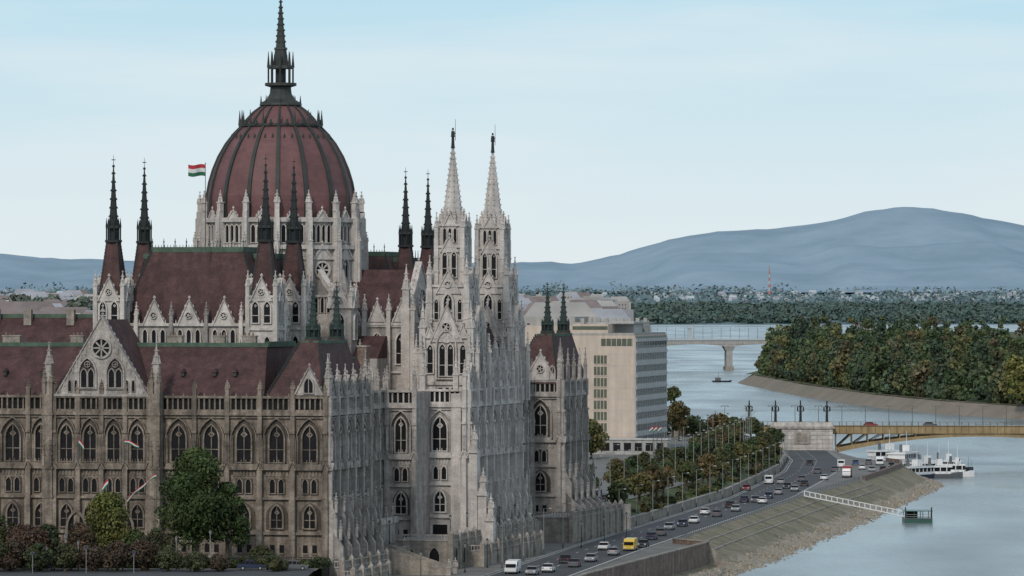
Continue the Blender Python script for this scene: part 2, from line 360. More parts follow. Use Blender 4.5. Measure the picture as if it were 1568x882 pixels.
def portico_tower(cx,cy):
    mb=MB('portico_tower'); st='bright'; plain(mb)
    mb.cbox(cx,cy,8.8,8.8,24,36,st)
    def A(m):
        m.prism(m.arch(0,28.6,3.4,8.6),.02,.05,'white'); m.ring(m.arch(0,28.4,3.9,9.1),m.arch(0,28.6,3.4,8.6),0,.7,st)
        for a in(-.75,.75): m.window(a,29.0,1.0,5.6,st,mull=0,t=.22,d=.45,b=.05)
        m.rose(0,35.5,.55,st,.05,4)
        for a in(-3.0,3.0): m.window(a,29.5,1.0,5.0,st,mull=0,t=.25,d=.4)
        m.gable(0,35.0,5.6,6.4,-.8,.35,st); m.box(-4.5,4.5,0,.45,27.4,28,st); m.box(-4.5,4.5,0,.4,35.7,36.1,st)
        for k in range(11): m.cone(-4.3+k*.86,.3,36.1,36.9,.16,.05,4,st)
        m.gable(-3.0,35.6,1.7,2.3,-.3,.3,st,False); m.gable(3.0,35.6,1.7,2.3,-.3,.3,st,False)
        for a in(-1.2,0,1.2): m.box(a-.35,a+.35,0,.06,25.2,26.9,'glass'); 
    sq(mb,cx,cy,4.4,A)
    for dx in(-1,1):
        for dy in(-1,1):
            x,y=cx+dx*4.4,cy+dy*4.4
            mb.cbox(x,y,1.5,1.5,24,34,st); mb.pin(x,y,34,42.4,1.1,st)
            for z in(28,31,34): mb.cbox(x,y,1.8,1.8,z-.3,z,st)
            for ex,ey in((dx*1.2,0),(0,dy*1.2)): mb.cbox(x+ex,y+ey,.7,.7,24,30.5,st); mb.pin(x+ex,y+ey,30.5,36.5,.7,st)
            mb.add([(x,y,36),(x,y,38.5),(cx+dx*2.8,cy+dy*2.8,41),(cx+dx*2.8,cy+dy*2.8,43.5),(x+.35,y-.35*dy*dx,36),(x+.35,y-.35*dy*dx,38.5),(cx+dx*2.8+.35,cy+dy*2.8-.35*dx*dy,41),(cx+dx*2.8+.35,cy+dy*2.8-.35*dx*dy,43.5)],
                   [(0,1,3,2),(4,5,7,6),(1,5,7,3),(0,4,6,2)],st)
    mb.cbox(cx,cy,6.6,6.6,36,45,st)
    def B(m):
        m.window(0,38.3,1.5,5.2,st,t=.4,d=.5)
        for a in(-2.15,2.15): m.window(a,39,.7,3.6,st,mull=0,t=.2,d=.35)
        m.gable(0,43.6,4.2,4.0,-.5,.3,st); m.box(-3.5,3.5,0,.4,44.8,45.2,st); m.box(-3.5,3.5,0,.35,37.2,37.6,st)
        for k in range(9): m.cone(-3.2+k*.8,.25,45.2,46,.15,.04,4,st)
    sq(mb,cx,cy,3.3,B)
    for dx in(-1,1):
        for dy in(-1,1):
            mb.cbox(cx+dx*3.4,cy+dy*3.4,1.1,1.1,36,44.5,st); mb.pin(cx+dx*3.4,cy+dy*3.4,44.5,50.5,.9,st)
            for z in(39,42): mb.cbox(cx+dx*3.4,cy+dy*3.4,1.35,1.35,z,z+.25,st)
    mb.cbox(cx,cy,4.7,4.7,45,52,st)
    def C(m):
        for a in(-.85,.85): m.window(a,46.6,.8,4.4,st,mull=0,t=.25,d=.4)
        m.gable(0,51,3,2.6,-.4,.3,st,False); m.box(-2.5,2.5,0,.35,51.8,52.2,st)
    sq(mb,cx,cy,2.35,C)
    for dx in(-1,1):
        for dy in(-1,1):
            mb.cbox(cx+dx*2.4,cy+dy*2.4,.8,.8,45,53.5,st); mb.pin(cx+dx*2.4,cy+dy*2.4,53.5,58.2,.7,st)
            for z in(47.5,50): mb.cbox(cx+dx*2.4,cy+dy*2.4,1.0,1.0,z,z+.2,st)
    mb.cbox(cx,cy,4.0,4.0,52,56,st)
    def D(m):
        for a in(-.95,0,.95): m.window(a,52.7,.55,2.6,st,mull=0,t=.12,d=.3)
        m.box(-2.2,2.2,0,.35,55.7,56.1,st); m.gable(0,55.6,2.2,2.2,-.3,.25,st,False)
    sq(mb,cx,cy,2.0,D)
    for i in range(8):
        t=math.pi/8+i*math.pi/4; mb.pin(cx+2.0*math.cos(t),cy+2.0*math.sin(t),55.9,58.9,.42,st)
    mb.spire(cx,cy,56,69.6,1.95,.22,8,st,14,math.pi/8)
    mb.cone(cx,cy,69.6,70.2,.4,.3,8,'dmetal'); mb.cone(cx,cy,70.2,71.6,.3,.24,8,'dmetal'); mb.cone(cx,cy,71.6,72.7,.38,.3,8,'dmetal'); mb.cone(cx,cy,72.8,73.25,.18,.16,8,'dmetal')
    mb.cone(cx+.45,cy,71,74.8,.05,.03,4,'dmetal'); mb.box(cx-.1,cx+.5,cy-.08,cy+.08,72.2,72.4,'dmetal')
    mb.build(par)
portico_tower(1.2,80); portico_tower(1.2,110)

# --- north pavilion
mb=MB('north_pavilion'); plain(mb)
mb.box(-14,0,170,191,-4,26.3,'white'); mb.box(-14,-6,116,170,-4,26.3,'white')
pavilion_roof(mb,-3.8,176,190)
facade(mb,-7.6,170,-90,1,7.6,'white',pinz=33,zb=-4,but=1.0,big=1.1)
mb.frame(-7.6,170,-90); mb.gable(3.8,26.8,6,5.2,-.5,.35,'bright'); mb.window(1.4,27,.8,2.4,'white'); mb.window(6.2,27,.8,2.4,'white')
facade(mb,0,170,0,4,5.2,'white',pinz=33,batter=3.0,zb=-2,but=1.1)
facade(mb,-6,117,0,10,5.3,'white',pinz=31,zb=-2,but=1.0)
plain(mb); mb.pin(.2,169.8,27,35,.9,'white'); mb.pin(-7.6,169.8,27,34,.9,'white'); 
mb.build(par)

# --- chambers
def chamber(y0,y1,name):
    ax=-35.1; hw=13.7
    mb=MB(name); plain(mb)
    mb.box(ax-hw,ax+hw,y0,y1,26,38.3,'white')
    mb.frame(ax-hw,y0,-90); W=2*hw
    for i in range(3):
        a=W/2+(i-1)*6.3
        for d in(-1.6,0,1.6): mb.window(a+d,34.4,.75,3.0,'bright',mull=0,t=.2,d=.35)
        mb.gable(a,38.0,3.8,4.4,-.5,.35,'bright'); 
        for d in(-3.15,3.15): mb.cbox(a+d,.3,.7,.9,32,38.3,'bright'); mb.pin(a+d,.3,38.3,42.2,.6,'bright')
    mb.box(0,W,0,.45,38.0,38.5,'bright')
    for k in range(30): mb.cone(k*W/29,.2,38.5,39.1,.14,.04,4,'bright')
    for sd,th,ox,oy in((1,0,ax+hw,y0),(1,180,ax-hw,y1)):
        mb.frame(ox,oy,th)
        for i in range(3):
            a=3.5+i*(y1-y0-5)/2.6
            mb.window(a,33,1.2,4.3,'bright'); mb.gable(a,38,3.6,4,-.5,.3,'bright'); mb.pin(a+2.5,.3,37,42,.6,'bright')
    plain(mb)
    mb.fr((ax-12.9,ax+12.9,y0+.8,y1+4,38),(ax-8.2,ax+8.2,y0+5,y1,51.2),'roof')
    mb.fr((ax-13.6,ax+13.6,y0+7,y1+6,38),(ax-11.2,ax+11.2,y0+10,y1+3,50.2),'roof')
    for (a0,a1,b0,b1,z) in((ax-8.4,ax+8.4,y0+4.8,y0+5.3,51.2),(ax-8.4,ax-8,y0+5,y1,51.2),(ax+8,ax+8.4,y0+5,y1,51.2),(ax-11.4,ax+11.4,y0+9.8,y0+10.2,50.1),(ax+11,ax+11.4,y0+10,y1+3,50.1)):
        mb.box(a0,a1,b0,b1,z-.4,z+.5,'copper')
    mb.box(ax-8.2,ax+8.2,y0+5,y1,51.0,51.3,'copper')
    for x in np.arange(ax-8.2,ax+8.3,2.05): mb.cone(x,y0+5,51.7,53.2,.1,.04,4,'gmetal'); mb.cone(x,y0+5,52.5,52.8,.2,.05,4,'gmetal')
    for x in np.arange(ax-8.2,ax+8.3,.55): mb.cone(x,y0+5,51.6,52.1,.07,.04,4,'copper')
    for y in np.arange(y0+5,y1+3,2): mb.cone(ax+11.2,y,50.6,52,.1,.04,4,'gmetal')
    for sg in(-1,1):
        p=(ax+sg*12.9,y0+.8,38); q=(ax+sg*8.2,y0+5,51.2)
        for k in range(24):
            f=k/24; mb.cone(p[0]+(q[0]-p[0])*f,p[1]+(q[1]-p[1])*f,p[2]+(q[2]-p[2])*f,p[2]+(q[2]-p[2])*f+.6,.22,.18,4,'rib')
    for sx in(-1,1):
        for y in(y0,y1):
            x=ax+sx*hw; mb.cbox(x,y,5.0,5.0,26,43.2,'bright')
            def A(m):
                for a in(-1.05,1.05): m.window(a,38.6,1.1,3.6,'bright',mull=0,t=.25,d=.35); m.window(a,33.8,.9,2.4,'bright',mull=0,t=.2,d=.3)
                m.gable(0,42.3,3.6,3.9,-.4,.3,'bright'); m.box(-2.6,2.6,0,.35,37.3,37.7,'bright'); m.box(-2.6,2.6,0,.35,42.9,43.3,'bright')
            sq(mb,x,y,2.5,A)
            for dx in(-1,1):
                for dy in(-1,1): mb.cbox(x+dx*2.45,y+dy*2.45,.75,.75,34,43,'bright'); mb.pin(x+dx*2.45,y+dy*2.45,43,47.6,.68,'bright')
            mb.cone(x,y,43.3,52.5,2.75,1.25,4,'roof',math.pi/4)
            for dx in(-1,1):
                for dy in(-1,1):
                    for k in range(16):
                        f=k/16; r=1.95*(1-f)+.9*f; mb.cbox(x+dx*r,y+dy*r,.2,.2,43.3+9.2*f,43.9+9.2*f,'rib')
            dark_spire(mb,x,y,52.5,67.6,1.15,'dmetal')
    mb.build(par)
chamber(38,55.7,'south_chamber'); chamber(133,150,'north_chamber')

# --- dome
AX,AY=-35.1,95.0
mb=MB('central_dome'); plain(mb)
mb.cbox(AX,AY,33,33,20,40,'white')
rot=math.radians(-90+13.5)
mb.lathe(AX,AY,[(14.6,38),(14.6,52.3)],16,'white',rot)
mb.lathe(AX,AY,[(15.3,51.7),(15.3,52.4),(14.3,52.4)],16,'bright',rot)
mb.lathe(AX,AY,[(14.1,52.3),(14.1,57.0)],16,'bright',rot)
mb.lathe(AX,AY,[(14.9,56.6),(15.0,57.3),(13.2,57.5)],16,'bright',rot)
prof=[(13.3,57.3),(13.5,59.5),(13.45,61.5),(13.0,64),(12.3,66.3),(11.3,68.7),(9.9,71.1),(8.4,73.0),(7.2,74.2)]
mb.lathe(AX,AY,prof,16,'dome',rot)
up=[(6.8,74.3),(6.1,75.6),(4.9,76.9),(3.4,78.0)]
mb.lathe(AX,AY,up,16,'dome',rot)
mb.lathe(AX,AY,[(7.1,73.9),(7.7,74.2),(7.7,74.6),(6.6,74.6)],16,'rib',rot)
mb.lathe(AX,AY,[(3.3,77.8),(3.9,78.1),(3.8,78.5),(2.6,79.2),(2.0,80.3),(1.9,81.4),(2.9,81.7),(2.9,82.2),(1.2,82.2)],16,'rib',rot)
def ribs(pr,w,d,m):
    for i in range(16):
        t=rot+2*math.pi*i/16; ct,stt=math.cos(t),math.sin(t)
        vs=[];fs=[]
        for k,(r,z) in enumerate(pr):
            ww=w*(.45+.55*r/13.3)
            for sg,dd in((-1,-.1),(-1,d),(1,d),(1,-.1)):
                vs.append((AX+(r+dd)*ct-sg*ww*stt,AY+(r+dd)*stt+sg*ww*ct,z+dd*.3))
        for k in range(len(pr)-1):
            for j in range(3): fs.append((4*k+j,4*k+j+1,4*k+5+j,4*k+4+j))
        mb.add(vs,fs,m)
ribs(prof,.36,.3,'rib'); ribs(up,.26,.25,'rib')
for i in range(16):
    t=rot+math.pi/16+2*math.pi*i/16
    mb.cone(AX+7.5*math.cos(t),AY+7.5*math.sin(t),74.5,75.4,.4,.1,5,'rib')
    t=rot+2*math.pi*i/16
    x,y=AX+7.5*math.cos(t),AY+7.5*math.sin(t); mb.cone(x,y,74.4,75.5,.3,.22,6,'rib'); mb.cone(x,y,75.5,77.2,.2,.04,6,'rib')
    for ph in(-.6,0,.6):
        tt=t+ph*math.pi/16; mb.cone(AX+9.0*math.cos(tt),AY+9.0*math.sin(tt),71.9,72.8,.26,.05,5,'rib')
for i in range(8):
    t=rot+2*math.pi*i/8
    x,y=AX+3.6*math.cos(t),AY+3.6*math.sin(t); mb.cone(x,y,78.3,79.9,.22,.04,5,'rib')
    x,y=AX+2.25*math.cos(t),AY+2.25*math.sin(t); mb.cone(x,y,82,85,.17,.17,5,'rib'); mb.cone(x,y,85,88,.3,.04,5,'rib')
    x,y=AX+1.6*math.cos(t),AY+1.6*math.sin(t); mb.cone(x,y,85.5,87.4,.2,.05,5,'rib')
mb.cone(AX,AY,82,85,1.0,1.0,8,'dmetal'); mb.cone(AX,AY,84.8,85.4,2.5,2.3,8,'rib'); mb.cone(AX,AY,85.4,88.3,1.45,1.1,8,'rib'); mb.cone(AX,AY,88.3,88.7,1.3,1.2,8,'rib')
mb.spire(AX,AY,88.6,98,.95,.08,8,'rib',9)
for i in range(16):
    t=rot+math.pi/16+2*math.pi*i/16; ap=14.1*math.cos(math.pi/16)
    mb.frame(AX+ap*math.cos(t),AY+ap*math.sin(t),math.degrees(t))
    for a in(-1.65,-.55,.55,1.65): mb.window(a,52.9,.72,3.2,'bright',mull=0,t=.16,d=.35)
    mb.gable(0,57.1,2.2,1.5,.4,.7,'bright',False)
    ap=14.6*math.cos(math.pi/16)
    mb.frame(AX+ap*math.cos(t),AY+ap*math.sin(t),math.degrees(t))
    if i%2: mb.rose(0,47.9,1.35,'bright',0,8)
    else: mb.window(0,44,1.7,6,'bright')
    for a in(-1.3,0,1.3): mb.window(a,40.2,.7,2.8,'bright',mull=0,t=.16,d=.3)
    mb.box(-2.8,2.8,0,.4,43,43.4,'bright'); mb.gable(0,49.8,4.0,2.6,-.2,.35,'bright',False)
    t=rot+2*math.pi*i/16
    mb.frame(AX+14.9*math.cos(t),AY+14.9*math.sin(t),math.degrees(t))
    mb.cbox(0,0,1.0,1.4,36,57.4,'bright'); mb.cbox(0,0,.85,1.0,57.4,58.6,'bright'); mb.pin(0,-.1,58.4,62.4,.85,'bright')
    mb.cbox(0,.7,.7,.9,36,51.8,'bright'); mb.pin(0,.8,51.8,55,.6,'bright')
plain(mb)
for dx in(-1,1):
    for dy in(-1,1):
        x,y=AX+dx*16.4,AY+dy*16.4
        mb.cbox(x,y,4,4,20,42,'white')
        def A(m): m.window(0,35.5,1.5,4.5,'bright'); m.gable(0,41,3.6,3.6,-.4,.3,'bright')
        sq(mb,x,y,2.0,A)
        for ex in(-1,1):
            for ey in(-1,1): mb.pin(x+ex*1.9,y+ey*1.9,41,46,.7,'bright')
        mb.cone(x,y,42,48,2.2,.1,4,'white',math.pi/4)
        for k in range(8):
            f0,f1=k/8,(k+1)/8
            z0,z1=43+5*f0**1.5,43+5*f1**1.5
            xa,ya,xb,yb=x-dx*5.8*f0,y-dy*5.8*f0,x-dx*5.8*f1,y-dy*5.8*f1
            mb.add([(xa-.4,ya+.4*dx*dy,z0-1.2),(xa+.4,ya-.4*dx*dy,z0-1.2),(xb+.4,yb-.4*dx*dy,z1-1.2),(xb-.4,yb+.4*dx*dy,z1-1.2),(xa-.4,ya+.4*dx*dy,z0),(xa+.4,ya-.4*dx*dy,z0),(xb+.4,yb-.4*dx*dy,z1),(xb-.4,yb+.4*dx*dy,z1)],[(0,1,2,3),(4,5,6,7),(0,3,7,4),(1,2,6,5)],'bright')
mb.build(par)
mb=MB('transept'); plain(mb)
mb.box(AX+12,-9,85,105,20,38.5,'white'); mb.fr((AX+10,-9,84.5,105.5,38.4),(AX+8,-9.5,94.5,95.5,48),'roof')
mb.frame(-9,85,0); mb.gable(10,38.3,20,11,-.6,.4,'bright',win=False); mb.rose(10,42,2.4,'bright',.4,10)
for a in(0,20): mb.cbox(a,.3,1.6,1.6,25,41,'bright'); mb.pin(a,.3,41,49,1.2,'bright')
mb.frame(AX+14,85,-90)
for i in range(3):
    a=2.5+i*4.5; mb.window(a,31,1.8,5.5,'bright'); mb.gable(a,37.6,3.6,4.5,-.4,.35,'bright',win=False)
    mb.cbox(a+2.25,.4,.8,1.4,22,38.5,'bright'); mb.pin(a+2.25,.5,38.5,43.6,.75,'bright')
mb.box(-2,13,0,.5,37.9,38.4,'bright'); mb.box(-2,13,0,.4,29.3,29.7,'bright')
plain(mb)
mb.box(AX+10,-12,77,85,20,32,'white'); mb.fr((AX+10,-12,77,85,32),(AX+10,-12,83,85,36),'roof')
mb.frame(AX+10,77,-90)
for i in range(4): mb.window(2+i*3.2,26.8,1.1,3.6,'bright'); mb.pin(.4+i*3.2,.3,32,35.5,.6,'bright')
plain(mb)
for s0,s1 in((58,80),(110,132)):
    mb.box(AX-9,AX+9,s0,s1,26,38,'white'); mb.fr((AX-9.5,AX+9.5,s0,s1,38),(AX-5,AX+5,s0,s1,48.5),'roof'); mb.box(AX-5.1,AX+5.1,s0,s1,48.3,48.9,'copper')
mb.build(par)

# --- terraces in front of river facade
mb=MB('terrace'); plain(mb)
def terr(x0,x1,y0,y1,zt):
    plain(mb)
    mb.box(x0,x1,y0,y1,-4.3,zt,'wallstone'); mb.box(x0,x1+.15,y0-.15,y1,zt,zt+.18,'white')
    mb.box(x1-.25,x1,y0,y1,zt+.95,zt+1.15,'white'); mb.box(x0,x1,y0-.05,y0+.2,zt+.95,zt+1.15,'white')
    y=y0
    while y<y1: mb.cbox(x1-.12,y,.14,.14,zt+.18,zt+.95,'white'); y+=.55
    x=x0
    while x<x1: mb.cbox(x,y0+.08,.14,.14,zt+.18,zt+.95,'white'); x+=.55
    y=y0
    while y<y1+1: mb.cbox(x1-.05,y,.8,.8,-4.3,zt+1.4,'wallstone'); mb.cone(x1-.05,y,zt+1.4,zt+2.0,.4,.05,4,'white'); y+=5.6
terr(-1,9.0,48,113,.9); terr(9.0,11.6,60,106,-1.4); terr(-1,7,150,196,.7); terr(0,3.6,-3,26,-1.2); terr(3.6,6.2,-6,18,-2.6)
mb.frame(9.0,48,0)
for i in range(11): mb.window(2.8+i*5.6,-3.2,1.8,3,'wallstone',mull=0,t=.25,d=.25)
mb.frame(-1,48,-90)
for a in(2.5,7.0): mb.window(a,-3.6,1.8,3.4,'wallstone',mull=0,t=.25,d=.25)
plain(mb)
for k in range(24):
    f=k/24; mb.box(0+f*12.5,0+(f+1/24)*12.5+.01,31,35,-4.3,.2-f*4.1,'wallstone')
for yy in(30.6,35.1):
    mb.add([(0,yy,1.3),(0,yy+.35,1.3),(12.8,yy,-2.9),(12.8,yy+.35,-2.9),(0,yy,-4.3),(0,yy+.35,-4.3),(12.8,yy,-4.3),(12.8,yy+.35,-4.3)],[(0,1,3,2),(0,2,6,4),(1,3,7,5),(2,3,7,6)],'wallstone')
    mb.pin(12.9,yy+.2,-4,-1.2,.7,'white'); mb.pin(0,yy+.2,0,3,.7,'white')
mb.box(-4,0,26,48,-4,.2,'wallstone')
mb.build(par)

# ------------------------------------------------------------------ terrain
def interp(pts): 
    ys=[p[0] for p in pts]; xs=[p[1] for p in pts]
    return lambda y: float(np.interp(y,ys,xs))
Rc=interp([(600,-40),(700,-25),(880,3),(989,20),(1096,38),(1225,59),(1330,72),(1408,81),(1504,88),(1600,90),(1700,84)])
E=interp([(600,-28),(700,-12),(800,2),(870,12),(985,37),(992,36),(997,31),(1036,36),(1225,68),(1319,86),(1400,100),(1450,108),(1480,110),(1530,101),(1700,94)])
S=interp([(600,-24),(700,-2),(800,8),(880,20),(979,42),(1027,52),(1206,82),(1387,111),(1440,119),(1486,119),(1550,106),(1660,101),(1720,60),(2249,66),(2500,76),(9900,267)])
def strip(name,ys,f0,f1,z0,z1,m,sub=1,jit=0):
    vs=[];fs=[]
    for j,y in enumerate(ys):
        for k in range(sub+1):
            q=k/sub; x=f0(y)*(1-q)+f1(y)*q; z=(z0*(1-q)+z1*q) 
            if jit and 0<k: x+=random.uniform(-jit,jit); z+=random.uniform(-jit,jit)*.35
            vs.append((x,y,z))
    n=sub+1
    for j in range(len(ys)-1):
        for k in range(sub): fs.append((j*n+k,j*n+k+1,(j+1)*n+k+1,(j+1)*n+k))
    me=bpy.data.meshes.new(name); me.from_pydata(vs,[],fs); me.materials.append(MATS[m]); o=bpy.data.objects.new(name,me); sc.collection.objects.link(o); return o
mb=MB('ground'); plain(mb); mb.add([(-30000,-500,-14),(30000,-500,-14),(30000,45000,-14),(-30000,45000,-14)],[(0,1,2,3)],'land'); mb.build()
ys=list(np.arange(600,1700,6.0))
Lf=lambda y: Rc(y)-9
Bf0=interp([(600,-60),(820,-31),(852,-29.5),(1050,17),(1064,Lf(1064)-7),(1700,Lf(1700)-7)])
Bf=lambda y: Bf0(y) if y<1064 else Lf(y)-6.5
strip('city_ground',[-200,600]+ys+[1720,2500,6000,9950],lambda y:-6000,lambda y: Bf(max(y,600)) if y<1660 else S(y)-6,0,0,'paving')
strip('lower_quay',ys,lambda y:(Bf(y)-.5 if y<1064 else Lf(y)-.5),lambda y:E(y),-4,-4,'paving')
strip('embankment_road',ys,lambda y:Rc(y)-7.6,lambda y:Rc(y)+6.8,-3.99,-3.99,'asphalt')
strip('grass_verge',[y for y in ys if y>=1056],lambda y:Lf(y)-7,lambda y:Lf(y)-.2,.02,-2.3,'grass',4,.2)
mbk=MB('kerb'); plain(mbk); mbl=MB('road_marking'); plain(mbl)
def seg(mb,x0,y0,x1,y1,w,z0,z1,m):
    L=math.hypot(x1-x0,y1-y0); nx,ny=-(y1-y0)/L*w/2,(x1-x0)/L*w/2
    mb.add([(x0+nx,y0+ny,z0),(x0-nx,y0-ny,z0),(x1-nx,y1-ny,z0),(x1+nx,y1+ny,z0),(x0+nx,y0+ny,z1),(x0-nx,y0-ny,z1),(x1-nx,y1-ny,z1),(x1+nx,y1+ny,z1)],[(4,5,6,7),(0,1,5,4),(1,2,6,5),(2,3,7,6),(3,0,4,7)],m)
for i in range(len(ys)-1):
    y0,y1=ys[i],ys[i+1]
    for off_ in(-7.8,7.0): seg(mbk,Rc(y0)+off_,y0,Rc(y1)+off_,y1,.3,-4,-3.86,'concrete')
    for off_ in(-7.2,6.4): seg(mbl,Rc(y0)+off_,y0,Rc(y1)+off_,y1,.14,-3.985,-3.98,'line')
    if i%2==0: seg(mbl,Rc(y0)-.2,y0,Rc(y0)*.4+Rc(y1)*.6-.2,y0+3.6,.16,-3.985,-3.98,'line')
    if i%2==0: seg(mbl,Rc(y0)-3.7,y0,Rc(y0)*.5+Rc(y1)*.5-3.7,y0+3,.14,-3.985,-3.98,'line')
mbk.build(); mbl.build()
mb=MB('retaining_wall'); plain(mb)
for i in range(len(ys)-1):
    y0,y1=ys[i],ys[i+1]
    if y0>1050:
        seg(mb,Lf(y0)-.3,y0,Lf(y1)-.3,y1,.6,-4.2,-2.2,'wallstone'); seg(mb,Lf(y0)-.3,y0,Lf(y1)-.3,y1,.8,-2.2,-2.0,'white')
    elif 850<y0: seg(mb,Bf(y0),y0,Bf(y1),y1,.6,-4.3,.2,'wallstone')
seg(mb,Bf(1050),1052,Lf(1056),1058,.8,-4.3,.9,'wallstone')
mb.box(20,24,1056,1057,-4.3,1.2,'white')
mb.build()
mb=MB('quay_wall'); plain(mb)
yq=list(np.arange(700,985,5.0))+[986]
for i in range(len(yq)-1): 
    seg(mb,E(yq[i]),yq[i],E(yq[i+1]),yq[i+1],.8,-8.6,-3.2,'pinkwall'); seg(mb,E(yq[i]),yq[i],E(yq[i+1]),yq[i+1],1.0,-3.2,-3.0,'wallstone')
seg(mb,E(986),986,E(997),997,.8,-8.6,-3.2,'pinkwall'); seg(mb,E(986),986,E(997),997,1.0,-3.2,-3.0,'wallstone')
_q=E(986)*.3+S(986)*.7; mb.prism([(36.5,-9),(_q+2,-9),(_q,-8.1),(37.2,-3.7),(36.5,-3.7)],984.4,985.2,'wallstone')
yq=list(np.arange(1345,1500,5.0))
for i in range(len(yq)-1): seg(mb,E(yq[i]),yq[i],E(yq[i+1]),yq[i+1],.8,-8.0,-3.0,'pinkwall')
mb.build()
yy=[y for y in np.arange(600,1700,3.0)]
strip('paved_slope',[y for y in yy if y>=985],lambda y:E(y),lambda y:E(y)*.3+S(y)*.7,-4.02,-8.2,'slope',5,0.15)
strip('lower_bank',[y for y in yy if y<=1000],lambda y:E(y),lambda y:S(y),-7.2,-9.3,'slope',5,.2)
strip('rocky_shore',yy,lambda y:E(y)*.45+S(y)*.55,lambda y:S(y)+.9+1.6*math.sin(y*.13)*math.sin(y*.05+1)+.8*math.sin(y*.41),-7.45,-9.6,'rocks',6,.5)
mb=MB('rocks'); plain(mb)
for k in range(2600):
    y=random.uniform(880,1520); f=random.uniform(.5,1.04); x=E(y)*(1-f)+S(y)*f+random.uniform(-.5,.8); z=-7.5-(f-.45)/.55*1.7; r=random.uniform(.15,.6)
    mb.cone(x,y,z-.2,z+r*.8,r,r*random.uniform(.3,.7),random.choice((4,5)),'rocks',random.random()*3)
mb.build()
mb=MB('slope_stairs'); plain(mb)
for y in list(range(1010,1340,11)):
    x0,x1=E(y),E(y)*.35+S(y)*.65
    mb.add([(x0,y,-3.9),(x0,y+.6,-3.9),(x1,y+.6,-7.9),(x1,y,-7.9)],[(0,1,2,3)],'wallstone')
mb.build()
for q in(.25,.5):
    mb=MB('stone_ledge'); plain(mb)
    for y in np.arange(1000,1340,6.0):
        xa,xb=E(y)*(1-q*.7)+S(y)*q*.7,E(y+6)*(1-q*.7)+S(y+6)*q*.7; z=-4.02-q*4.18+.1; seg(mb,xa,y,xb,y+6,.5,z-.4,z,'wallstone')
    mb.build()
mb=MB('quay_railing'); plain(mb)
for y in np.arange(1000,1340,3.0):
    x=E(y)-.4; mb.cbox(x,y,.09,.09,-4,-2.95,'pole'); 
    for z in(-3.0,-3.4): seg(mb,x,y,E(y+3)-.4,y+3,.06,z-.03,z+.03,'pole')
mb.build()
def water_mat():
    m=bpy.data.materials.new('water'); m.use_nodes=True; nt=m.node_tree; N=nt.nodes; L=nt.links; b=N['Principled BSDF']
    b.inputs['Base Color'].default_value=(.235,.262,.27,1); b.inputs['IOR'].default_value=1.33
    tc=N.new('ShaderNodeTexCoord'); 
    def nz(sx,sy,d):
        mp=N.new('ShaderNodeMapping'); mp.inputs['Scale'].default_value=(sx,sy,1); L.new(tc.outputs['Object'],mp.inputs[0])
        n=N.new('ShaderNodeTexNoise'); n.inputs['Scale'].default_value=1; n.inputs['Detail'].default_value=d; L.new(mp.outputs[0],n.inputs['Vector']); return n.outputs['Fac']
    a=nz(.6,.15,4); c=nz(.05,.012,3)
    ad=N.new('ShaderNodeMath'); ad.operation='MULTIPLY_ADD'; L.new(c,ad.inputs[0]); ad.inputs[1].default_value=1.6; L.new(a,ad.inputs[2])
    bp=N.new('ShaderNodeBump'); bp.inputs['Strength'].default_value=1; bp.inputs['Distance'].default_value=.38; L.new(ad.outputs[0],bp.inputs['Height']); L.new(bp.outputs[0],b.inputs['Normal'])
    e=nz(.02,.006,5); mr=N.new('ShaderNodeMapRange'); mr.inputs[1].default_value=.35; mr.inputs[2].default_value=.65; mr.inputs[3].default_value=.15; mr.inputs[4].default_value=.36
    L.new(e,mr.inputs[0]); L.new(mr.outputs[0],b.inputs['Roughness'])
    MATS['water']=m
water_mat()
strip('water',[-200,600]+list(np.arange(640,1700,20.))+[1720,2500,6000,10400],lambda y:(S(max(y,600))-8),lambda y:6000,-9,-9,'water')

def vn(seed,n=4096):
    r=np.random.default_rng(seed); a=r.random(n)
    def f(x):
        i=int(math.floor(x)); t=x-i; t=t*t*(3-2*t); return a[i%n]*(1-t)+a[(i+1)%n]*t
    return f
n1,n2=vn(1),vn(2)
def relief(x,y,s): return n1(x/s+31)*n2(y/s+57)+.5*n1(x/s*2.3+7)*n2(y/s*2.3+91)+.25*n1(x/s*5+17)*n2(y/s*5+3)
def farz(x,y): return float(np.interp(y,[9900,10100,11500,12500,14000],[-9,-4,20,38,60]))
def grid(name,xs,ys,zf,m,smooth=True):
    vs=[(x,y,zf(x,y)) for y in ys for x in xs]; n=len(xs)
    fs=[(j*n+i,j*n+i+1,(j+1)*n+i+1,(j+1)*n+i) for j in range(len(ys)-1) for i in range(n-1)]
    me=bpy.data.meshes.new(name); me.from_pydata(vs,[],fs); me.materials.append(MATS[m]); me.polygons.foreach_set('use_smooth',[smooth]*len(fs)); o=bpy.data.objects.new(name,me); sc.collection.objects.link(o); return o
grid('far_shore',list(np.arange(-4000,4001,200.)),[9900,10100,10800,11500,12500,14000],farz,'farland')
prof_r=[(-900,400),(0,390),(60,395),(130,398),(400,402),(780,401),(830,399),(885,405),(905,399),(950,390),(1000,375),(1050,362),(1100,355),(1150,352),(1200,350),(1250,345),(1290,335),(1330,325),(1360,318),(1380,316),(1420,317),(1450,320),(1480,326),(1520,336),(1568,346),(1700,360),(2400,400)]
def ridge(u): return 43+(455-float(np.interp(u,[p[0] for p in prof_r],[p[1] for p in prof_r])))*2.0
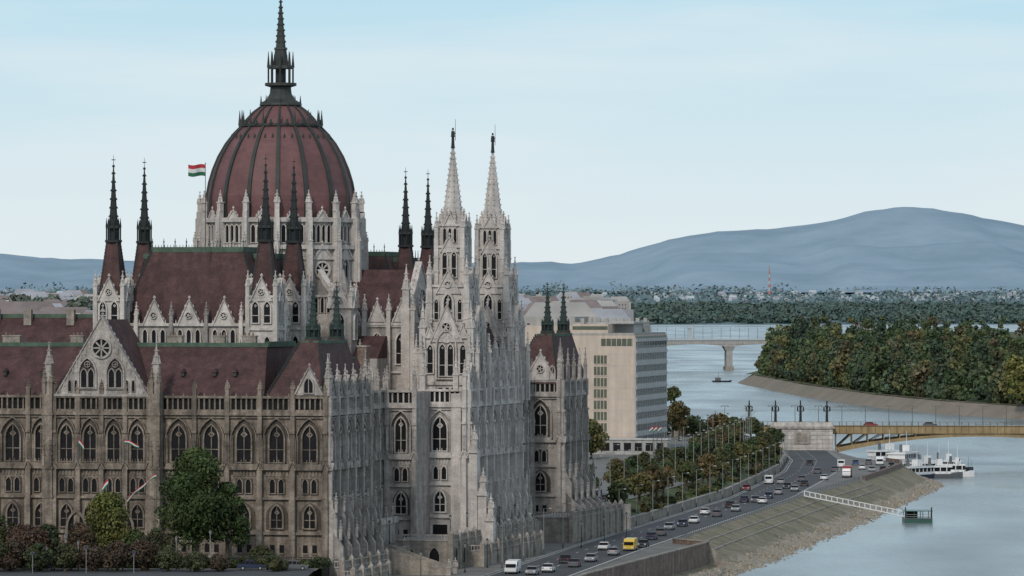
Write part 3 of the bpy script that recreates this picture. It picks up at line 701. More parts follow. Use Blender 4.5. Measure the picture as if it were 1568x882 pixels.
def hillz(x,y):
    u=784+x/2.0; H=sum(ridge(u+d) for d in(-14,-7,0,7,14))/5
    H+=(relief(x,y,260)-.5)*12+(n1(x/37.)-.5)*5
    if y<=16000:
        f=(y-13300)/2700.; f=max(0,f); g=f**1.25; base=55
        return base+(H-base)*g+ (relief(x,y,380)-.5)*120*math.sin(math.pi*min(1,f))
    return H-(y-16000)*.12
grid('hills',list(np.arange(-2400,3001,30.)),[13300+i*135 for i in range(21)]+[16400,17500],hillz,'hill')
def hz2(x,y): return (150+ (n1(x/1500.+9)-.5)*60 + 60*math.exp(-((x+1500)/900)**2)) if y==24000 else 0
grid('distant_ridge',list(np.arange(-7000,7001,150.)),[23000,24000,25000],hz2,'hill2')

# ------------------------------------------------------------------ foliage
def leaf_mesh(name,P,Nn,size,cols,trunk=None):
    n=len(P); r=rng.normal(size=(n,3)); T=np.cross(Nn+rng.normal(size=(n,3))*.6,r); T/=np.linalg.norm(T,axis=1)[:,None]+1e-9
    B=np.cross(Nn+rng.normal(size=(n,3))*.5,T); B/=np.linalg.norm(B,axis=1)[:,None]+1e-9
    s=size[:,None]; V=np.stack([P-T*s,P-B*s*.7,P+T*s,P+B*s*.7],1).reshape(-1,3)
    fs=np.arange(4*n).reshape(-1,4)
    vs=V.tolist(); fl=fs.tolist(); mi=[0]*n; C=np.repeat(cols,4,0)
    if trunk:
        o=len(vs); vs+=trunk.v; fl+=[[i+o for i in f] for f in trunk.f]; mi+=[1]*len(trunk.f); C=np.vstack([C,np.ones((len(trunk.v),3))])
    me=bpy.data.meshes.new(name); me.from_pydata(vs,[],fl); me.materials.append(MATS['leaf']); me.materials.append(MATS['bark'])
    me.polygons.foreach_set('material_index',mi)
    ca=me.color_attributes.new('Col','FLOAT_COLOR','POINT'); C4=np.hstack([C,np.ones((len(C),1))]).astype(np.float32); ca.data.foreach_set('color',C4.ravel())
    me.update(); o=bpy.data.objects.new(name,me); sc.collection.objects.link(o); return o
def crown(cx,cy,z0,h,w,nl,leaf,col,lumps=14,flat=.75,vr=1.0):
    Ps=[];Ns=[];Cs=[];Ss=[]
    for k in range(lumps):
        t=rng.random()*2*math.pi; zz=rng.random()**.8; prof=math.sin(math.pi*min(1,(.12+zz*.86)))**.7
        rr=w/2*.62*prof*math.sqrt(rng.random()); lr=w*(.17+.13*rng.random())*(.7+.3*prof)
        c=np.array([cx+rr*math.cos(t),cy+rr*math.sin(t),z0+lr*.6+zz*(h-lr*1.5)])
        m=nl//lumps; d=rng.normal(size=(m,3)); d/=np.linalg.norm(d,axis=1)[:,None]
        rad=lr*(.6+.5*rng.random(m))
        P=c+d*rad[:,None]*np.array([1,1,flat]); Ps.append(P); Ns.append(d)
        b=1+vr*(.7*rng.random()-.35); Cs.append(np.array(col)[None]*(b*(1+vr*(.5*rng.random(m)-.25)))[:,None]*np.array([1+.25*(rng.random()-.5),1,1])); Ss.append(leaf*(.6+.8*rng.random(m)))
    return np.vstack(Ps),np.vstack(Ns),np.concatenate(Ss),np.vstack(Cs)
def tree(name,x,y,z,h,w,col,nl=5000,leaf=.28,trunkf=.22,lumps=22):
    tb=MB('t'); plain(tb); tb.mats=[]
    tb.cone(x,y,z-.3,z+h*.45,w*.035+.08,w*.02+.04,8,'bark')
    for k in range(7):
        t=k*2.4; L=w*.3; z1=z+h*(.25+.06*k)
        n=6
        for q in range(n):
            f0,f1=q/n,(q+1)/n; r=.03*w*(1-f0*.7)*.5
            seg(tb,x+L*f0*math.cos(t),y+L*f0*math.sin(t),x+L*f1*math.cos(t),y+L*f1*math.sin(t),r*2,z1+L*f0*1.0,z1+L*f0*1.0+r*2+.15,'bark')
    P,N_,S_,C=crown(x,y,z+h*trunkf,h*(1-trunkf),w,nl,leaf,col,lumps)
    return leaf_mesh(name,P,N_,S_,C,tb)
def wx(u,D): return (u-784)/F*D
tree('linden_tree',wx(298,838),838,0,19.5,13.5,(.050,.078,.022),19000,.25,.1,36)
tree('linden_tree',wx(348,840),840,0,13.5,8,(.045,.068,.02),7000,.24,.12,18)
tree('maple_tree',wx(165,832),832,0,12.5,9.5,(.11,.115,.03),9500,.23,.12,22)
tree('plum_tree',wx(40,826),826,0,7.6,10.5,(.080,.050,.034),7000,.22,.1,18)
tree('plum_tree',wx(122,828),828,0,8.0,6.5,(.085,.058,.035),4500,.2,.12,14)
tree('maple_tree',wx(208,830),830,0,6.5,6,(.06,.08,.025),4500,.2,.1,14)
tree('maple_tree',wx(-10,830),830,0,9,9,(.055,.065,.025),5000,.24,.1,14)
def mass(name,items,leaf,nl,lumps,vr=1.0):
    A=[crown(*it[:5],nl,leaf,it[5],lumps,.75,vr) for it in items]
    return leaf_mesh(name,*[np.concatenate([a[i] for a in A]) for i in (0,1,2,3)]) 
greens=[(.058,.080,.027),(.070,.088,.027),(.095,.09,.031),(.05,.072,.028),(.115,.088,.035),(.066,.076,.03)]
for k,y in enumerate(np.arange(1070,1540,10.5)):
    for off_ in(-13,-24):
        if random.random()<.08: continue
        x=Rc(y)+off_+random.uniform(-2,2); h=random.uniform(5.0,8.4); tree('street_tree',x,y+random.uniform(-4,4),0 if off_<-16 else -.6,h,h*random.uniform(.78,1.0),random.choice(greens),1100,.32,.18,10)
for (u,D,h,w) in((1040,1560,13,8),(1030,1600,16,9),(1100,1590,8,12),(1125,1590,7,9),(1060,1570,8,10),(885,1380,9,8),(905,1390,11,9),(1008,1500,9,8),(1150,1585,7,8)):
    tree('embankment_tree',wx(u,D),D,0,h,w,random.choice(greens),1900,.42,.15,13)
items=[]
for y in np.arange(1066,1530,4.0): items.append((Lf(y)-random.uniform(1,6),y,-2.2,random.uniform(.9,2.8),random.uniform(2,4.4),random.choice(greens)))
mass('verge_shrubs',items,.30,190,5)
If=interp([(2100,520),(2150,290),(2213,218),(2337,187),(2521,164),(2811,147),(3000,141),(3100,137),(3160,136),(3400,160),(4200,215),(5500,320),(7000,500)])
iy=list(np.arange(2100,3160,20.0))+[3160,3250,3400,3800,4200,4800,5500,7000]
strip('island_ground',iy,lambda y:If(y)+ (9 if y<3160 else 5),lambda y:2500,-3.5,-3,'grass')
strip('island_bank',iy,lambda y:If(y),lambda y:If(y)+10,-9.2,-3.4,'islandbank',4,.25)
items=[]
cols=[(.072,.105,.050),(.080,.112,.048),(.098,.125,.048),(.060,.088,.047),(.135,.132,.052),(.068,.098,.056),(.086,.115,.050),(.100,.108,.052),(.055,.082,.047),(.11,.095,.05)]  # greens lightened and slightly blued to paint in haze
for k in range(620):
    y=2180+(random.random()**1.4)*2400
    x=If(y)+16+random.random()**1.5*400
    if x/y*F+784>1640: continue
    h=random.uniform(15,31)
    if y>3100: h+=4
    items.append((x,y,-4,h,random.uniform(9,20),random.choice(cols)))
for k in range(110):
    y=2200+k*8.6; items.append((If(y)+13+random.uniform(0,7),y,-4.5,random.uniform(8,23),random.uniform(9,16),random.choice(cols)))
mass('island_trees',items,1.0,430,10)
tree('poplar_tree',wx(1226,3230),3230,-4,36,15,(.055,.08,.055),4000,1.0,.08,24)
tree('poplar_tree',wx(1558,2230),2230,-3.5,23,14,(.16,.16,.045),3500,.7,.1,18)
items=[]
for k in range(1100):
    y=random.uniform(9950,11300); x=random.uniform(-300,1500); 
    if 784+F*x/y<770: continue
    items.append((x,y,farz(x,y)-4,random.uniform(16,27),random.uniform(40,80),random.choice([(.088,.135,.118),(.092,.14,.118),(.082,.125,.118),(.10,.14,.113)])))  # bluish greens have the far-shore haze mixed in
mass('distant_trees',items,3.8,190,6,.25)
items=[]
for k in range(160):
    y=random.uniform(3000,9000); x=S(y)-random.uniform(20,260); items.append((x,y,0,random.uniform(10,16),random.uniform(14,26),random.choice([(.09,.12,.085),(.10,.125,.085)])))
mass('riverside_trees',items,2.4,120,6)

# ------------------------------------------------------------------ distant city
def house(mb,x,y,z,w,d,h,wm,rm,flat=False,win=True):
    mb.box(x-w/2,x+w/2,y-d/2,y+d/2,z-3,z+h,wm)
    if flat: mb.box(x-w*.2,x+w*.2,y-d*.2,y+d*.2,z+h,z+h+2.5,rm)
    else: mb.add([(x-w/2-.3,y-d/2,z+h),(x+w/2+.3,y-d/2,z+h),(x+w/2,y+d/2,z+h),(x-w/2,y+d/2,z+h),(x-w*.35,y,z+h+w*.16+1.5),(x+w*.35,y,z+h+w*.16+1.5)],[(0,1,5,4),(1,2,5),(2,3,4,5),(3,0,4)],rm)
    if win:
        for k in range(int(w/4)):
            for j in range(max(1,int(h/5))): mb.box(x-w/2+1.5+k*4,x-w/2+3+k*4,y-d/2-.05,y-d/2,z+2+j*5,z+4+j*5,'deck')
mb=MB('distant_city'); plain(mb)
for k in range(520):
    y=1500+random.random()**1.1*7000; x=wx(random.uniform(-60,330) if k%5 else random.uniform(780,1000),y)
    if x>S(y)-40: continue
    if 784+F*x/y>780 and y<2500: continue
    h=random.uniform(14,25)+y*.0028
    house(mb,x,y,0,random.uniform(16,40),random.uniform(12,25),h,random.choice(['citywall','citywall','farroof']),random.choice(['cityroof','cityroof','farroof','citywall']),random.random()<.35)
mb.build()
items=[(wx(random.uniform(-20,145),y),y,25,random.uniform(14,22),random.uniform(14,30),(.12,.15,.12)) for y in np.linspace(3000,8500,70)]
mass('city_trees',items,2.4,110,5)
mb=MB('distant_suburb'); plain(mb)
for k in range(620):
    y=random.uniform(12200,13500); u=random.uniform(-20,1600); x=wx(u,y); w=random.choice((6,8,10,14,20)); 
    if n1(u/35.)<.38 or (u<860 and random.random()<.5): continue
    house(mb,x,y,farz(x,y),w,10,random.uniform(2.5,7),random.choice(['farwall','farwall','farroof']),random.choice(['farroof','farroof','farwall','farwall']),random.random()<.3,False)
mb.build()
items=[(wx(random.uniform(-20,1600),y),y,farz(0,y)-3,random.uniform(6,11),random.uniform(50,120),random.choice([(.17,.24,.25),(.19,.26,.27),(.16,.225,.24)])) for y in np.linspace(11500,13600,380)]  # crowns tinted towards the hill colour, haze included
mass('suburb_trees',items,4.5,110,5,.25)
mb=MB('radio_mast'); plain(mb); X0=wx(1178,12600)
for k in range(8): mb.cone(X0,12600,42+k*8,50+k*8,4-.3*k,3.7-.3*k,6,'farred' if k%2 else 'farwall')
mb.cone(X0,12600,106,120,1.0,.6,4,'farred'); mb.build()

# ------------------------------------------------------------------ office building
off=empty('office_building',(wx(972,1433),1433,0),-math.radians(11))
mb=MB('office_body'); plain(mb)
mb.box(-18.6,0,0,53,0,32.6,'officewall'); mb.box(-18.6,-.1,-.1,52.9,32.6,33.1,'concrete')
mb.box(-.0,.25,.2,53,0,32.0,'officeside')
for f in range(9):
    z=3+f*3.25; mb.box(.25,.3,1.5,52,z,z+1.6,'skyglass'); mb.box(.25,.5,.6,52.6,z+1.75,z+2.6,'officeside')
    for k in range(18): mb.box(.3,.42,1.5+k*2.9,1.65+k*2.9,z,z+1.6,'officeside')
mb.box(.26,.3,1,52.5,29.6,32.2,'officepanel')
for f in range(9):
    z=3+f*3.1
    if z>27: continue
    for k in range(4):
        a=-11.4+k*0.95; mb.box(a,a+.75,-.06,0,z,z+2.3,'officepanel'); mb.box(a-.06,a+.81,-.2,0,z-.25,z-.1,'officewall')
    mb.box(-18.6,-11.9,-.04,0,z+2.6,z+2.7,'officeside'); mb.box(-7.2,0,-.04,0,z+2.6,z+2.7,'officeside')
mb.box(-9.5,-.6,-.08,0,29.6,31.6,'officepanel'); 
for k in range(7): mb.box(-9.5+k*1.45,-9.35+k*1.45,-.14,0,29.6,31.6,'officewall')
mb.box(-18,-8,3,20,33,35.6,'officewall'); mb.box(-17.9,-8.1,2.95,3,34,35,'officepanel'); mb.box(-10,-3,16,30,33,36.2,'officeside'); mb.box(-19,-2,10,45,35.6,36,'concrete')
for k in range(9): mb.cbox(-16+k*1.7,8+k*3,1,1.2,35.6,37.2,'concrete')
mb.build(off)
mb=MB('office_wing'); plain(mb)
mb.box(-40,-18.8,14,50,0,35,'officewall')
for f in range(9):
    for k in range(5): mb.box(-24+k*1.1,-23.3+k*1.1,13.94,14,4+f*3.3,6.2+f*3.3,'officepanel')
mb.box(-32,-20,18,40,35,37.5,'concrete'); mb.build(off)
mb=MB('low_annex'); plain(mb); mb.box(-18,10,-6,-1,0,4.0,'concrete'); mb.box(-18.2,10.2,-6.3,-.8,4.0,4.4,'officeside')
for k in range(9): mb.box(-17+k*3,-15+k*3,-6.06,-6,1,3.2,'glass')
mb.build(off)

# ------------------------------------------------------------------ road bridge
BY=1620.0
br=empty('river_bridge',(0,BY,0.6),math.radians(-3.0))
bx=lambda u: wx(u,BY)
mb=MB('bridge_deck'); plain(mb)
mb.box(bx(1045),330,-8,17,1.6,2.5,'concrete'); mb.box(bx(1045),330,-8.5,-8,.3,2.7,'bridge_y'); mb.box(bx(1045),330,-8.7,-8.4,2.7,2.95,'bridge_yd'); mb.box(bx(1045),330,-8.62,-8.5,.3,.6,'bridge_yd')
x=bx(1045)
while x<330:
    mb.cbox(x,-8.45,.18,.18,2.9,4.1,'pole'); mb.box(x-.1,x+.1,-8.6,-8.5,.5,2.7,'bridge_yd'); x+=2.2
mb.box(bx(1045),330,-8.5,-8.4,4.0,4.12,'bridge_yd'); mb.box(bx(1045),330,-8.48,-8.42,3.4,3.46,'pole')
mb.build(br)
mb=MB('stone_pier'); plain(mb)
X0,X1=bx(1180),bx(1274)
mb.box(X0,X1,-11,19,-9.5,2.6,'bright'); mb.box(X0-.5,X1+.5,-11.5,19,2.0,2.7,'white'); mb.box(X0-.5,X1+.5,-11.6,19,-9.5,-5.5,'wallstone'); mb.box(X0,X1,-11.3,-10.9,2.7,4.0,'bright')
mb.box(X0+7,X1-7,-11.4,-11,-2.6,1,'white'); mb.box(X0+8,X1-8,-11.5,-11.2,-2,.5,'wallstone')
for k in range(6): mb.box(X0,X1,-11.06,-11,-5.3+k*1.3,-5.2+k*1.3,'wallstone')
mb.cone(X1-1,-11,-9.5,-4.5,3.2,2.6,10,'white')
for xx in(188,276): mb.box(xx-3,xx+3,-11,19,-12,0,'bright'); mb.cone(xx,-11,-12,-4,3,2.6,10,'white')
mb.build(br)
mb=MB('arch_ribs'); plain(mb)
for (c0,h0) in((144.2,44.),(232,42.)):
    for yb in(-8.2,-2,5,11,16):
        n=36; pts=[]
        for k in range(n+1):
            x=c0-h0+2*h0*k/n; q=1-((x-c0)/h0)**2; pts.append((x,-5.4+5.0*q,-4.0+4.3*q))
        for k in range(n):
            (xa,l0,u0),(xb,l1,u1)=pts[k],pts[k+1]
            mb.prism([(xa,l0),(xb,l1),(xb,u1+.1),(xa,u0+.1)],yb-.25,yb+.25,'bridge_y')
        for k in range(0,n+1,2):
            xa,l0,u0=pts[k]
            if u0<.2: mb.box(xa-.14,xa+.14,yb-.2,yb+.2,u0,.4,'bridge_y')
            if k+2<=n:
                xb,l1,u1=pts[k+2]
                if u0<-.8: mb.prism([(xa,u0),(xa+.25,u0),(xb,.35),(xb-.25,.35)] if xa<c0 else [(xb,u1),(xb+.25,u1),(xa,.35),(xa-.25,.35)],yb-.1,yb+.1,'bridge_yd')
for x in np.arange(bx(1060),X0-1,5.0): mb.cbox(x,-7,1.0,1.0,-.8,1.5,'concrete')
mb.build(br)
mb=MB('bridge_approach'); plain(mb); mb.box(bx(1030),bx(1112),-7.8,16,-1,1.6,'wallstone'); mb.build(br)
for u in(1147,1187,1225,1265):
    mb=MB('bridge_pylon'); plain(mb); x=bx(u); 
    mb.cone(x,-7,2.5,4.2,.75,.6,8,'dmetal'); mb.cone(x,-7,4.2,8.6,.42,.34,8,'dmetal'); mb.cone(x,-7,8.6,9.0,.7,.6,8,'dmetal')
    mb.box(x-1.0,x+1.0,-7.12,-6.88,7.2,7.4,'dmetal')
    for sg in(-.9,0,.9): mb.cone(x+sg,-7,7.4 if sg else 9,8.4 if sg else 10.2,.26,.2,8,'dmetal'); mb.cone(x+sg,-7,8.4 if sg else 10.2,8.8 if sg else 10.8,.25,.03,8,'dmetal')
    mb.build(br)
for k,x in enumerate(np.arange(bx(1110),200,7.2)):
    mb=MB('bridge_lamp'); plain(mb); mb.cone(x,-7.6,2.6,9.0,.11,.07,6,'pole'); mb.box(x-1.0,x+1.0,-7.65,-7.55,8.9,9.02,'pole')
    for sg in(-1,1): mb.cone(x+sg,-7.6,8.6,8.95,.12,.26,6,'polelight')
    mb.build(br)
fb=empty('distant_bridge',(0,3714,0),math.radians(2))
fx=lambda u: wx(u,3714)
mb=MB('far_deck'); plain(mb)
mb.box(fx(960),fx(1320),0,24,9.5,12.6,'concrete'); mb.box(fx(960),fx(1320),-.6,0,12.2,13.4,'farwall')
def arcpts(xa,xb,n=14): return [(xa+(xb-xa)*k/n, 9.6-2.2*abs(2*k/n-1)**2) for k in range(n+1)]
for xa,xb in((fx(1010),fx(1118)),(fx(1118),fx(1226))):
    p=arcpts(xa,xb); mb.prism([(xa,9.6)]+p+[(xb,9.6)],0.2,20,'concrete')
for u in(1010,1118,1226):
    x=fx(u); mb.box(x-2.2,x+2.2,1,20,-10,4.5,'concrete'); mb.fr((x-2.2,x+2.2,1,20,4.5),(x-4.2,x+4.2,-.3,21,8),'concrete'); mb.box(x-3,x+3,-1,22,-10,-6.5,'wallstone')
for u in(1057,1190): 
    x=fx(u); mb.box(x-1.4,x+1.4,2,4,12,23,'farwall'); mb.box(x-2,x+2,1.5,4.5,20.6,21.4,'farwall')
mb.box(fx(960),fx(1320),3,3.15,22.0,22.15,'pole')
for u in range(965,1320,14): mb.cone(fx(u),1,13,21.5,.14,.1,4,'pole')
mb.build(fb)

# ------------------------------------------------------------------ vehicles
def car(x,y,z,col,heading,kind='car'):
    mb=MB({'car':'car','van':'delivery_van','bus':'bus','truck':'truck'}[kind]); plain(mb)
    if kind=='car':
        L,W=4.4,1.76; body=[(-2.2,.35),(2.2,.35),(2.22,.72),(1.15,.92),(-2.0,1.0),(-2.2,.8)]
        cab=[(1.15,.9),(.45,1.4),(-1.0,1.44),(-1.85,.98)]
    elif kind=='van':
        L,W=5.2,2.0; body=[(-2.6,.4),(2.6,.4),(2.62,1.0),(1.9,1.25),(1.3,2.2),(-2.6,2.3)]; cab=None; g=[(1.75,1.3),(1.22,2.05),(.5,2.05),(.5,1.3)]
    elif kind=='truck':
        L,W=7,2.3; body=[(-3.5,.6),(1.6,.6),(1.6,3.0),(-3.5,3.0)]; cab=None; g=[(3.2,1.5),(2.9,2.2),(2.1,2.2),(2.1,1.5)]
    else:
        L,W=11.5,2.5; body=[(-5.7,.4),(5.7,.4),(5.75,1.2),(5.5,2.9),(-5.7,2.95)]; cab=None; g=[(5.3,1.3),(5.2,2.3),(-5.4,2.3),(-5.4,1.3)]
    mb.prism(body,-W/2,W/2,col)
    if cab:
        mb.prism(cab,-W/2+.12,W/2-.12,'glass'); mb.box(-.98,.44,-W/2+.15,W/2-.15,1.40,1.47,col)
        for q in(-.95,-.25,.42): mb.box(q-.05,q+.05,-W/2+.08,W/2-.08,.95,1.4,col)
    else:
        mb.prism(g,-W/2-.02,W/2+.02,'glass')
        if kind=='truck': mb.prism([(1.75,.6),(3.5,.6),(3.5,1.4),(3.15,2.4),(1.75,2.4)],-1.05,1.05,'paint_white')
        fx_=L/2; mb.box(-L/2-.03,-L/2,-W*.4,W*.4,1.35,1.95,'glass'); mb.box(fx_-.75,fx_-.05,-W*.42,W*.42,1.2,1.7,'glass')
    for wxp in(-L*.31,L*.31):
        for sy in(-1,1):
            n=10; c=(wxp,sy*(W/2-.08)); r=.33 if kind=='car' else .42
            pts=[(c[0]+r*math.cos(2*math.pi*i/n),r+r*math.sin(2*math.pi*i/n)) for i in range(n)]
            mb.prism(pts,c[1]-.11,c[1]+.11,'rubber'); mb.prism([(c[0]+(p[0]-c[0])*.55,r+(p[1]-r)*.55) for p in pts],c[1]-.13,c[1]+.13,'c_silver')
    mb.box(L/2-.02,L/2+.05,-W*.44,-W*.26,.62,.78,'paint_white'); mb.box(L/2-.02,L/2+.05,W*.26,W*.44,.62,.78,'paint_white')
    mb.box(-L/2-.04,-L/2+.02,-W*.46,-W*.3,.72,.9,'c_red'); mb.box(-L/2-.04,-L/2+.02,W*.3,W*.46,.72,.9,'c_red')
    mb.box(-L/2-.05,L/2+.06,-W*.45,W*.45,.32,.45,'c_grey')
    mb.build(loc=(x,y,z),rz=heading)
def hd(y): return math.atan2(10,(Rc(y+10)-Rc(y)))
def onroad(u,v,z=-3.98): D=(CAMZ-z)*F/(v-455); return wx(u,D),D
for u,v,c,k in((840,876,'paint_white','car'),(866,862,'c_black','car'),(905,860,'c_silver','car'),(940,850,'c_silver','car'),(965,843,'c_yellow','van'),(998,826,'c_dkblue','car'),(1025,811,'c_silver','car'),(1063,801,'paint_white','car'),(1098,791,'c_grey','car'),(1118,777,'c_black','car'),(1140,769,'c_dkblue','car'),(1157,769,'c_grey','car'),(1177,763,'c_dkblue','car'),(1217,752,'c_silver','car'),(1143,751,'c_red','car'),(1178,741,'paint_white','van'),(1252,725,'c_grey','car'),(1240,712,'c_black','car'),(1297,731,'c_red','truck'),(1320,719,'paint_white','car'),(1347,712,'paint_white','van'),(1335,722,'c_silver','car'),(1278,722,'c_grey','car'),(785,878,'paint_white','van'),(1196,741,'c_silver','car'),(1365,716,'c_black','car'),(1310,712,'c_blue','car'),(1205,748,'c_black','car'),(1228,737,'c_grey','car'),(1127,783,'c_silver','car'),(880,868,'c_grey','car'),(815,880,'c_silver','car'),(925,842,'paint_white','car'),(985,838,'c_black','car'),(1012,820,'c_grey','car'),(1045,806,'c_dkblue','car'),(1080,788,'paint_white','car'),(1168,771,'paint_white','car'),(1192,757,'c_silver','car'),(1232,744,'c_black','car'),(1262,735,'paint_white','car'),(1288,716,'paint_white','van'),(1330,711,'c_grey','car'),(1352,722,'c_black','car')):
    x,y=onroad(u,v); car(x,y,-3.98,c,hd(y)+(math.pi if u%2 else 0),k)
for i,(y,c,k) in enumerate(((1085,'c_blue','bus'),(1100,'c_black','car'),(1112,'paint_white','car'),(1150,'c_silver','car'),(1180,'c_grey','car'),(1240,'paint_white','car'))):
    car(Rc(y)-19.5,y,.02,c,hd(y),k)
for x,c,k in((bx(1110),'paint_white','truck'),(bx(1075),'c_silver','car'),(bx(1330),'c_red','car'),(bx(1420),'c_grey','car')):
    car(x,BY-3.5-x*.052,3.12,c,math.radians(-3),k)
def lamp(x,y,z,h,name='street_lamp',two=False,ang=0,m='polelight'):
    mb=MB(name); plain(mb); mb.cone(0,0,0,1.0,.16,.12,8,'pole'); mb.cone(0,0,1,h,.09,.05,8,m)
    for sg in((-1,1) if two else (1,)):
        mb.box(min(0,sg*1.1),max(0,sg*1.1),-.04,.04,h-.08,h+.0,'pole'); mb.fr((sg*1.2-.3,sg*1.2+.3,-.13,.13,h-.1),(sg*1.2-.2,sg*1.2+.2,-.08,.08,h+.1),m)
    mb.build(loc=(x,y,z),rz=ang)
for y in np.arange(905,1560,24): lamp(Rc(y)-8.6,y,-4,8.5,ang=-.15)
for y in np.arange(1065,1560,21): lamp(Rc(y)-19,y,0,10,two=True)
for y in np.arange(1080,1540,54): lamp(Rc(y)-30,y,0,9.5)
for u,D,h in((72,822,3.6),(100,820,5.8),(120,822,4.6),(188,822,4),(270,824,5.2),(322,828,6)):
    mb=MB('plaza_lamp'); plain(mb); mb.cone(0,0,0,.8,.14,.09,8,'pole'); mb.cone(0,0,.8,h-.6,.07,.05,8,'polelight'); mb.cone(0,0,h-.6,h-.1,.12,.24,8,'polelight'); mb.cone(0,0,h-.1,h+.12,.28,.05,8,'pole'); mb.build(loc=(wx(u,D),D,0))
def classic(x,y,z,h=3.6):
    mb=MB('terrace_lamp'); plain(mb); mb.cone(0,0,0,.5,.22,.12,8,'dmetal'); mb.cone(0,0,.5,h-.7,.07,.06,6,'dmetal'); mb.cone(0,0,h-.7,h-.15,.13,.24,6,'polelight'); mb.cone(0,0,h-.15,h+.15,.27,.03,6,'dmetal')
    mb.build(loc=(x,y,z))
cr,sr=math.cos(math.radians(13.5)),math.sin(math.radians(13.5))
def PW(x,y): return -30.4+cr*x+sr*y, 856-sr*x+cr*y
for yy_ in(50,62,74,86,98,110): classic(*PW(8.3,yy_),1.1,4.2)
for yy_ in(29,38,46): classic(*PW(-1.5,yy_),.2,4.2)
for yy_ in(10,40,56,130,150,170): classic(*PW(13.4,yy_),-4,5.0)

def flag(x,y,z,h,fl=2.9,fh=1.9,droop=0.0,name='flag',ang=0,side=-1,pole='pole'):
    mb=MB(name); plain(mb); mb.cone(0,0,0,h,.1,.05,8,pole); mb.cone(0,0,h,h+.3,.12,.03,8,pole)
    n=14
    for k in range(n):
        a0,a1=k/n*fl,(k+1)/n*fl
        w=lambda a:.3*math.sin(a*2.6)*min(1,a)
        dz=lambda a:-droop*(a/fl)**1.2*fl+.12*math.sin(a*2.2)
        for j,m in enumerate(('flag_red','flag_white','flag_green')):
            z1=h-.1-j*fh/3; z0=z1-fh/3
            mb.add([(side*a0,w(a0),z0+dz(a0)),(side*a1,w(a1),z0+dz(a1)),(side*a1,w(a1),z1+dz(a1)),(side*a0,w(a0),z1+dz(a0))],[(0,1,2,3)],m)
    mb.build(loc=(x,y,z),rz=ang)
fx0=wx(313,900); flag(fx0,903,50.5,15.5,3.0,2.0,0)
flag(wx(166,838),838,0,14,1.0,1.1,1.3); flag(wx(120,848),848,16,4.2,.9,1.0,1.4,side=1); flag(wx(190,846),846,16,4.0,2.4,.6,.3,side=1)
flag(wx(240,842),842,8,6.6,4.8,.5,.85)
for u in(1000,1006,1013): flag(wx(u,1425),1425,0,8,1.0,1.1,1.0)

mb=MB('lawn'); plain(mb); mb.add([(-90,828,.02),(-30,828,.02),(-31,846,.02),(-90,850,.02)],[(0,1,2,3)],'grass'); mb.build()
mb=MB('plaza_road'); plain(mb); mb.add([(-110,780,.01),(-32,780,.01),(-31,826,.01),(-110,826,.01)],[(0,1,2,3)],'asphalt'); mb.build()
for u,c_,k_ in((95,'c_black','car'),(385,'c_dkblue','car'),(450,'c_grey','car')): car(wx(u,823),823,.02,c_,.05,k_)
for u,D,h,w in((15,819,6,6.5),(-12,818,6,6),(75,829,7.5,6.5),(58,818,4.6,5.5),(100,819,4.6,5.5),(140,820,4.6,5.5),(180,819,5,6),(222,820,5.5,6),(240,832,6.5,6.5),(258,819,4.2,5),(300,818,3.4,4.5),(338,819,2.8,4.2),(400,840,3.4,4.0),(425,819,2.4,4)):
    tree('shrub_tree',wx(u,D),D,0,h,w,random.choice([(.04,.052,.022),(.055,.06,.027),(.07,.05,.033)]),3600,.2,.04,14)
for u,D,h in((50,813,3.4),(132,813,4.4),(205,813,3.6)):
    mb=MB('traffic_sign'); plain(mb); mb.cone(0,0,0,h,.05,.05,6,'polelight'); n=12; mb.prism([(.3*math.cos(2*math.pi*i/n),h-.3+.3*math.sin(2*math.pi*i/n)) for i in range(n)],-.1,-.06,'c_grey'); mb.prism([(.24*math.cos(2*math.pi*i/n),h-.3+.24*math.sin(2*math.pi*i/n)) for i in range(n)],-.115,-.1,'c_dkblue'); mb.build(loc=(wx(u,D),D,0))
mb=MB('iron_fence'); plain(mb)
xx=wx(330,832)
while xx<wx(490,838): mb.cbox(xx,834,.1,.1,0,1.6,'dmetal'); xx+=.4
mb.box(wx(330,832),wx(490,838),833.96,834.04,.1,.22,'dmetal'); mb.box(wx(330,832),wx(490,838),833.96,834.04,1.4,1.5,'dmetal'); mb.build()
items=[(wx(u,829),829+random.uniform(-1,1),0,random.uniform(1.0,2.4),random.uniform(2,3.6),random.choice([(.04,.055,.022),(.06,.07,.025)])) for u in range(0,500,7)]
mass('hedge',items,.14,500,5)

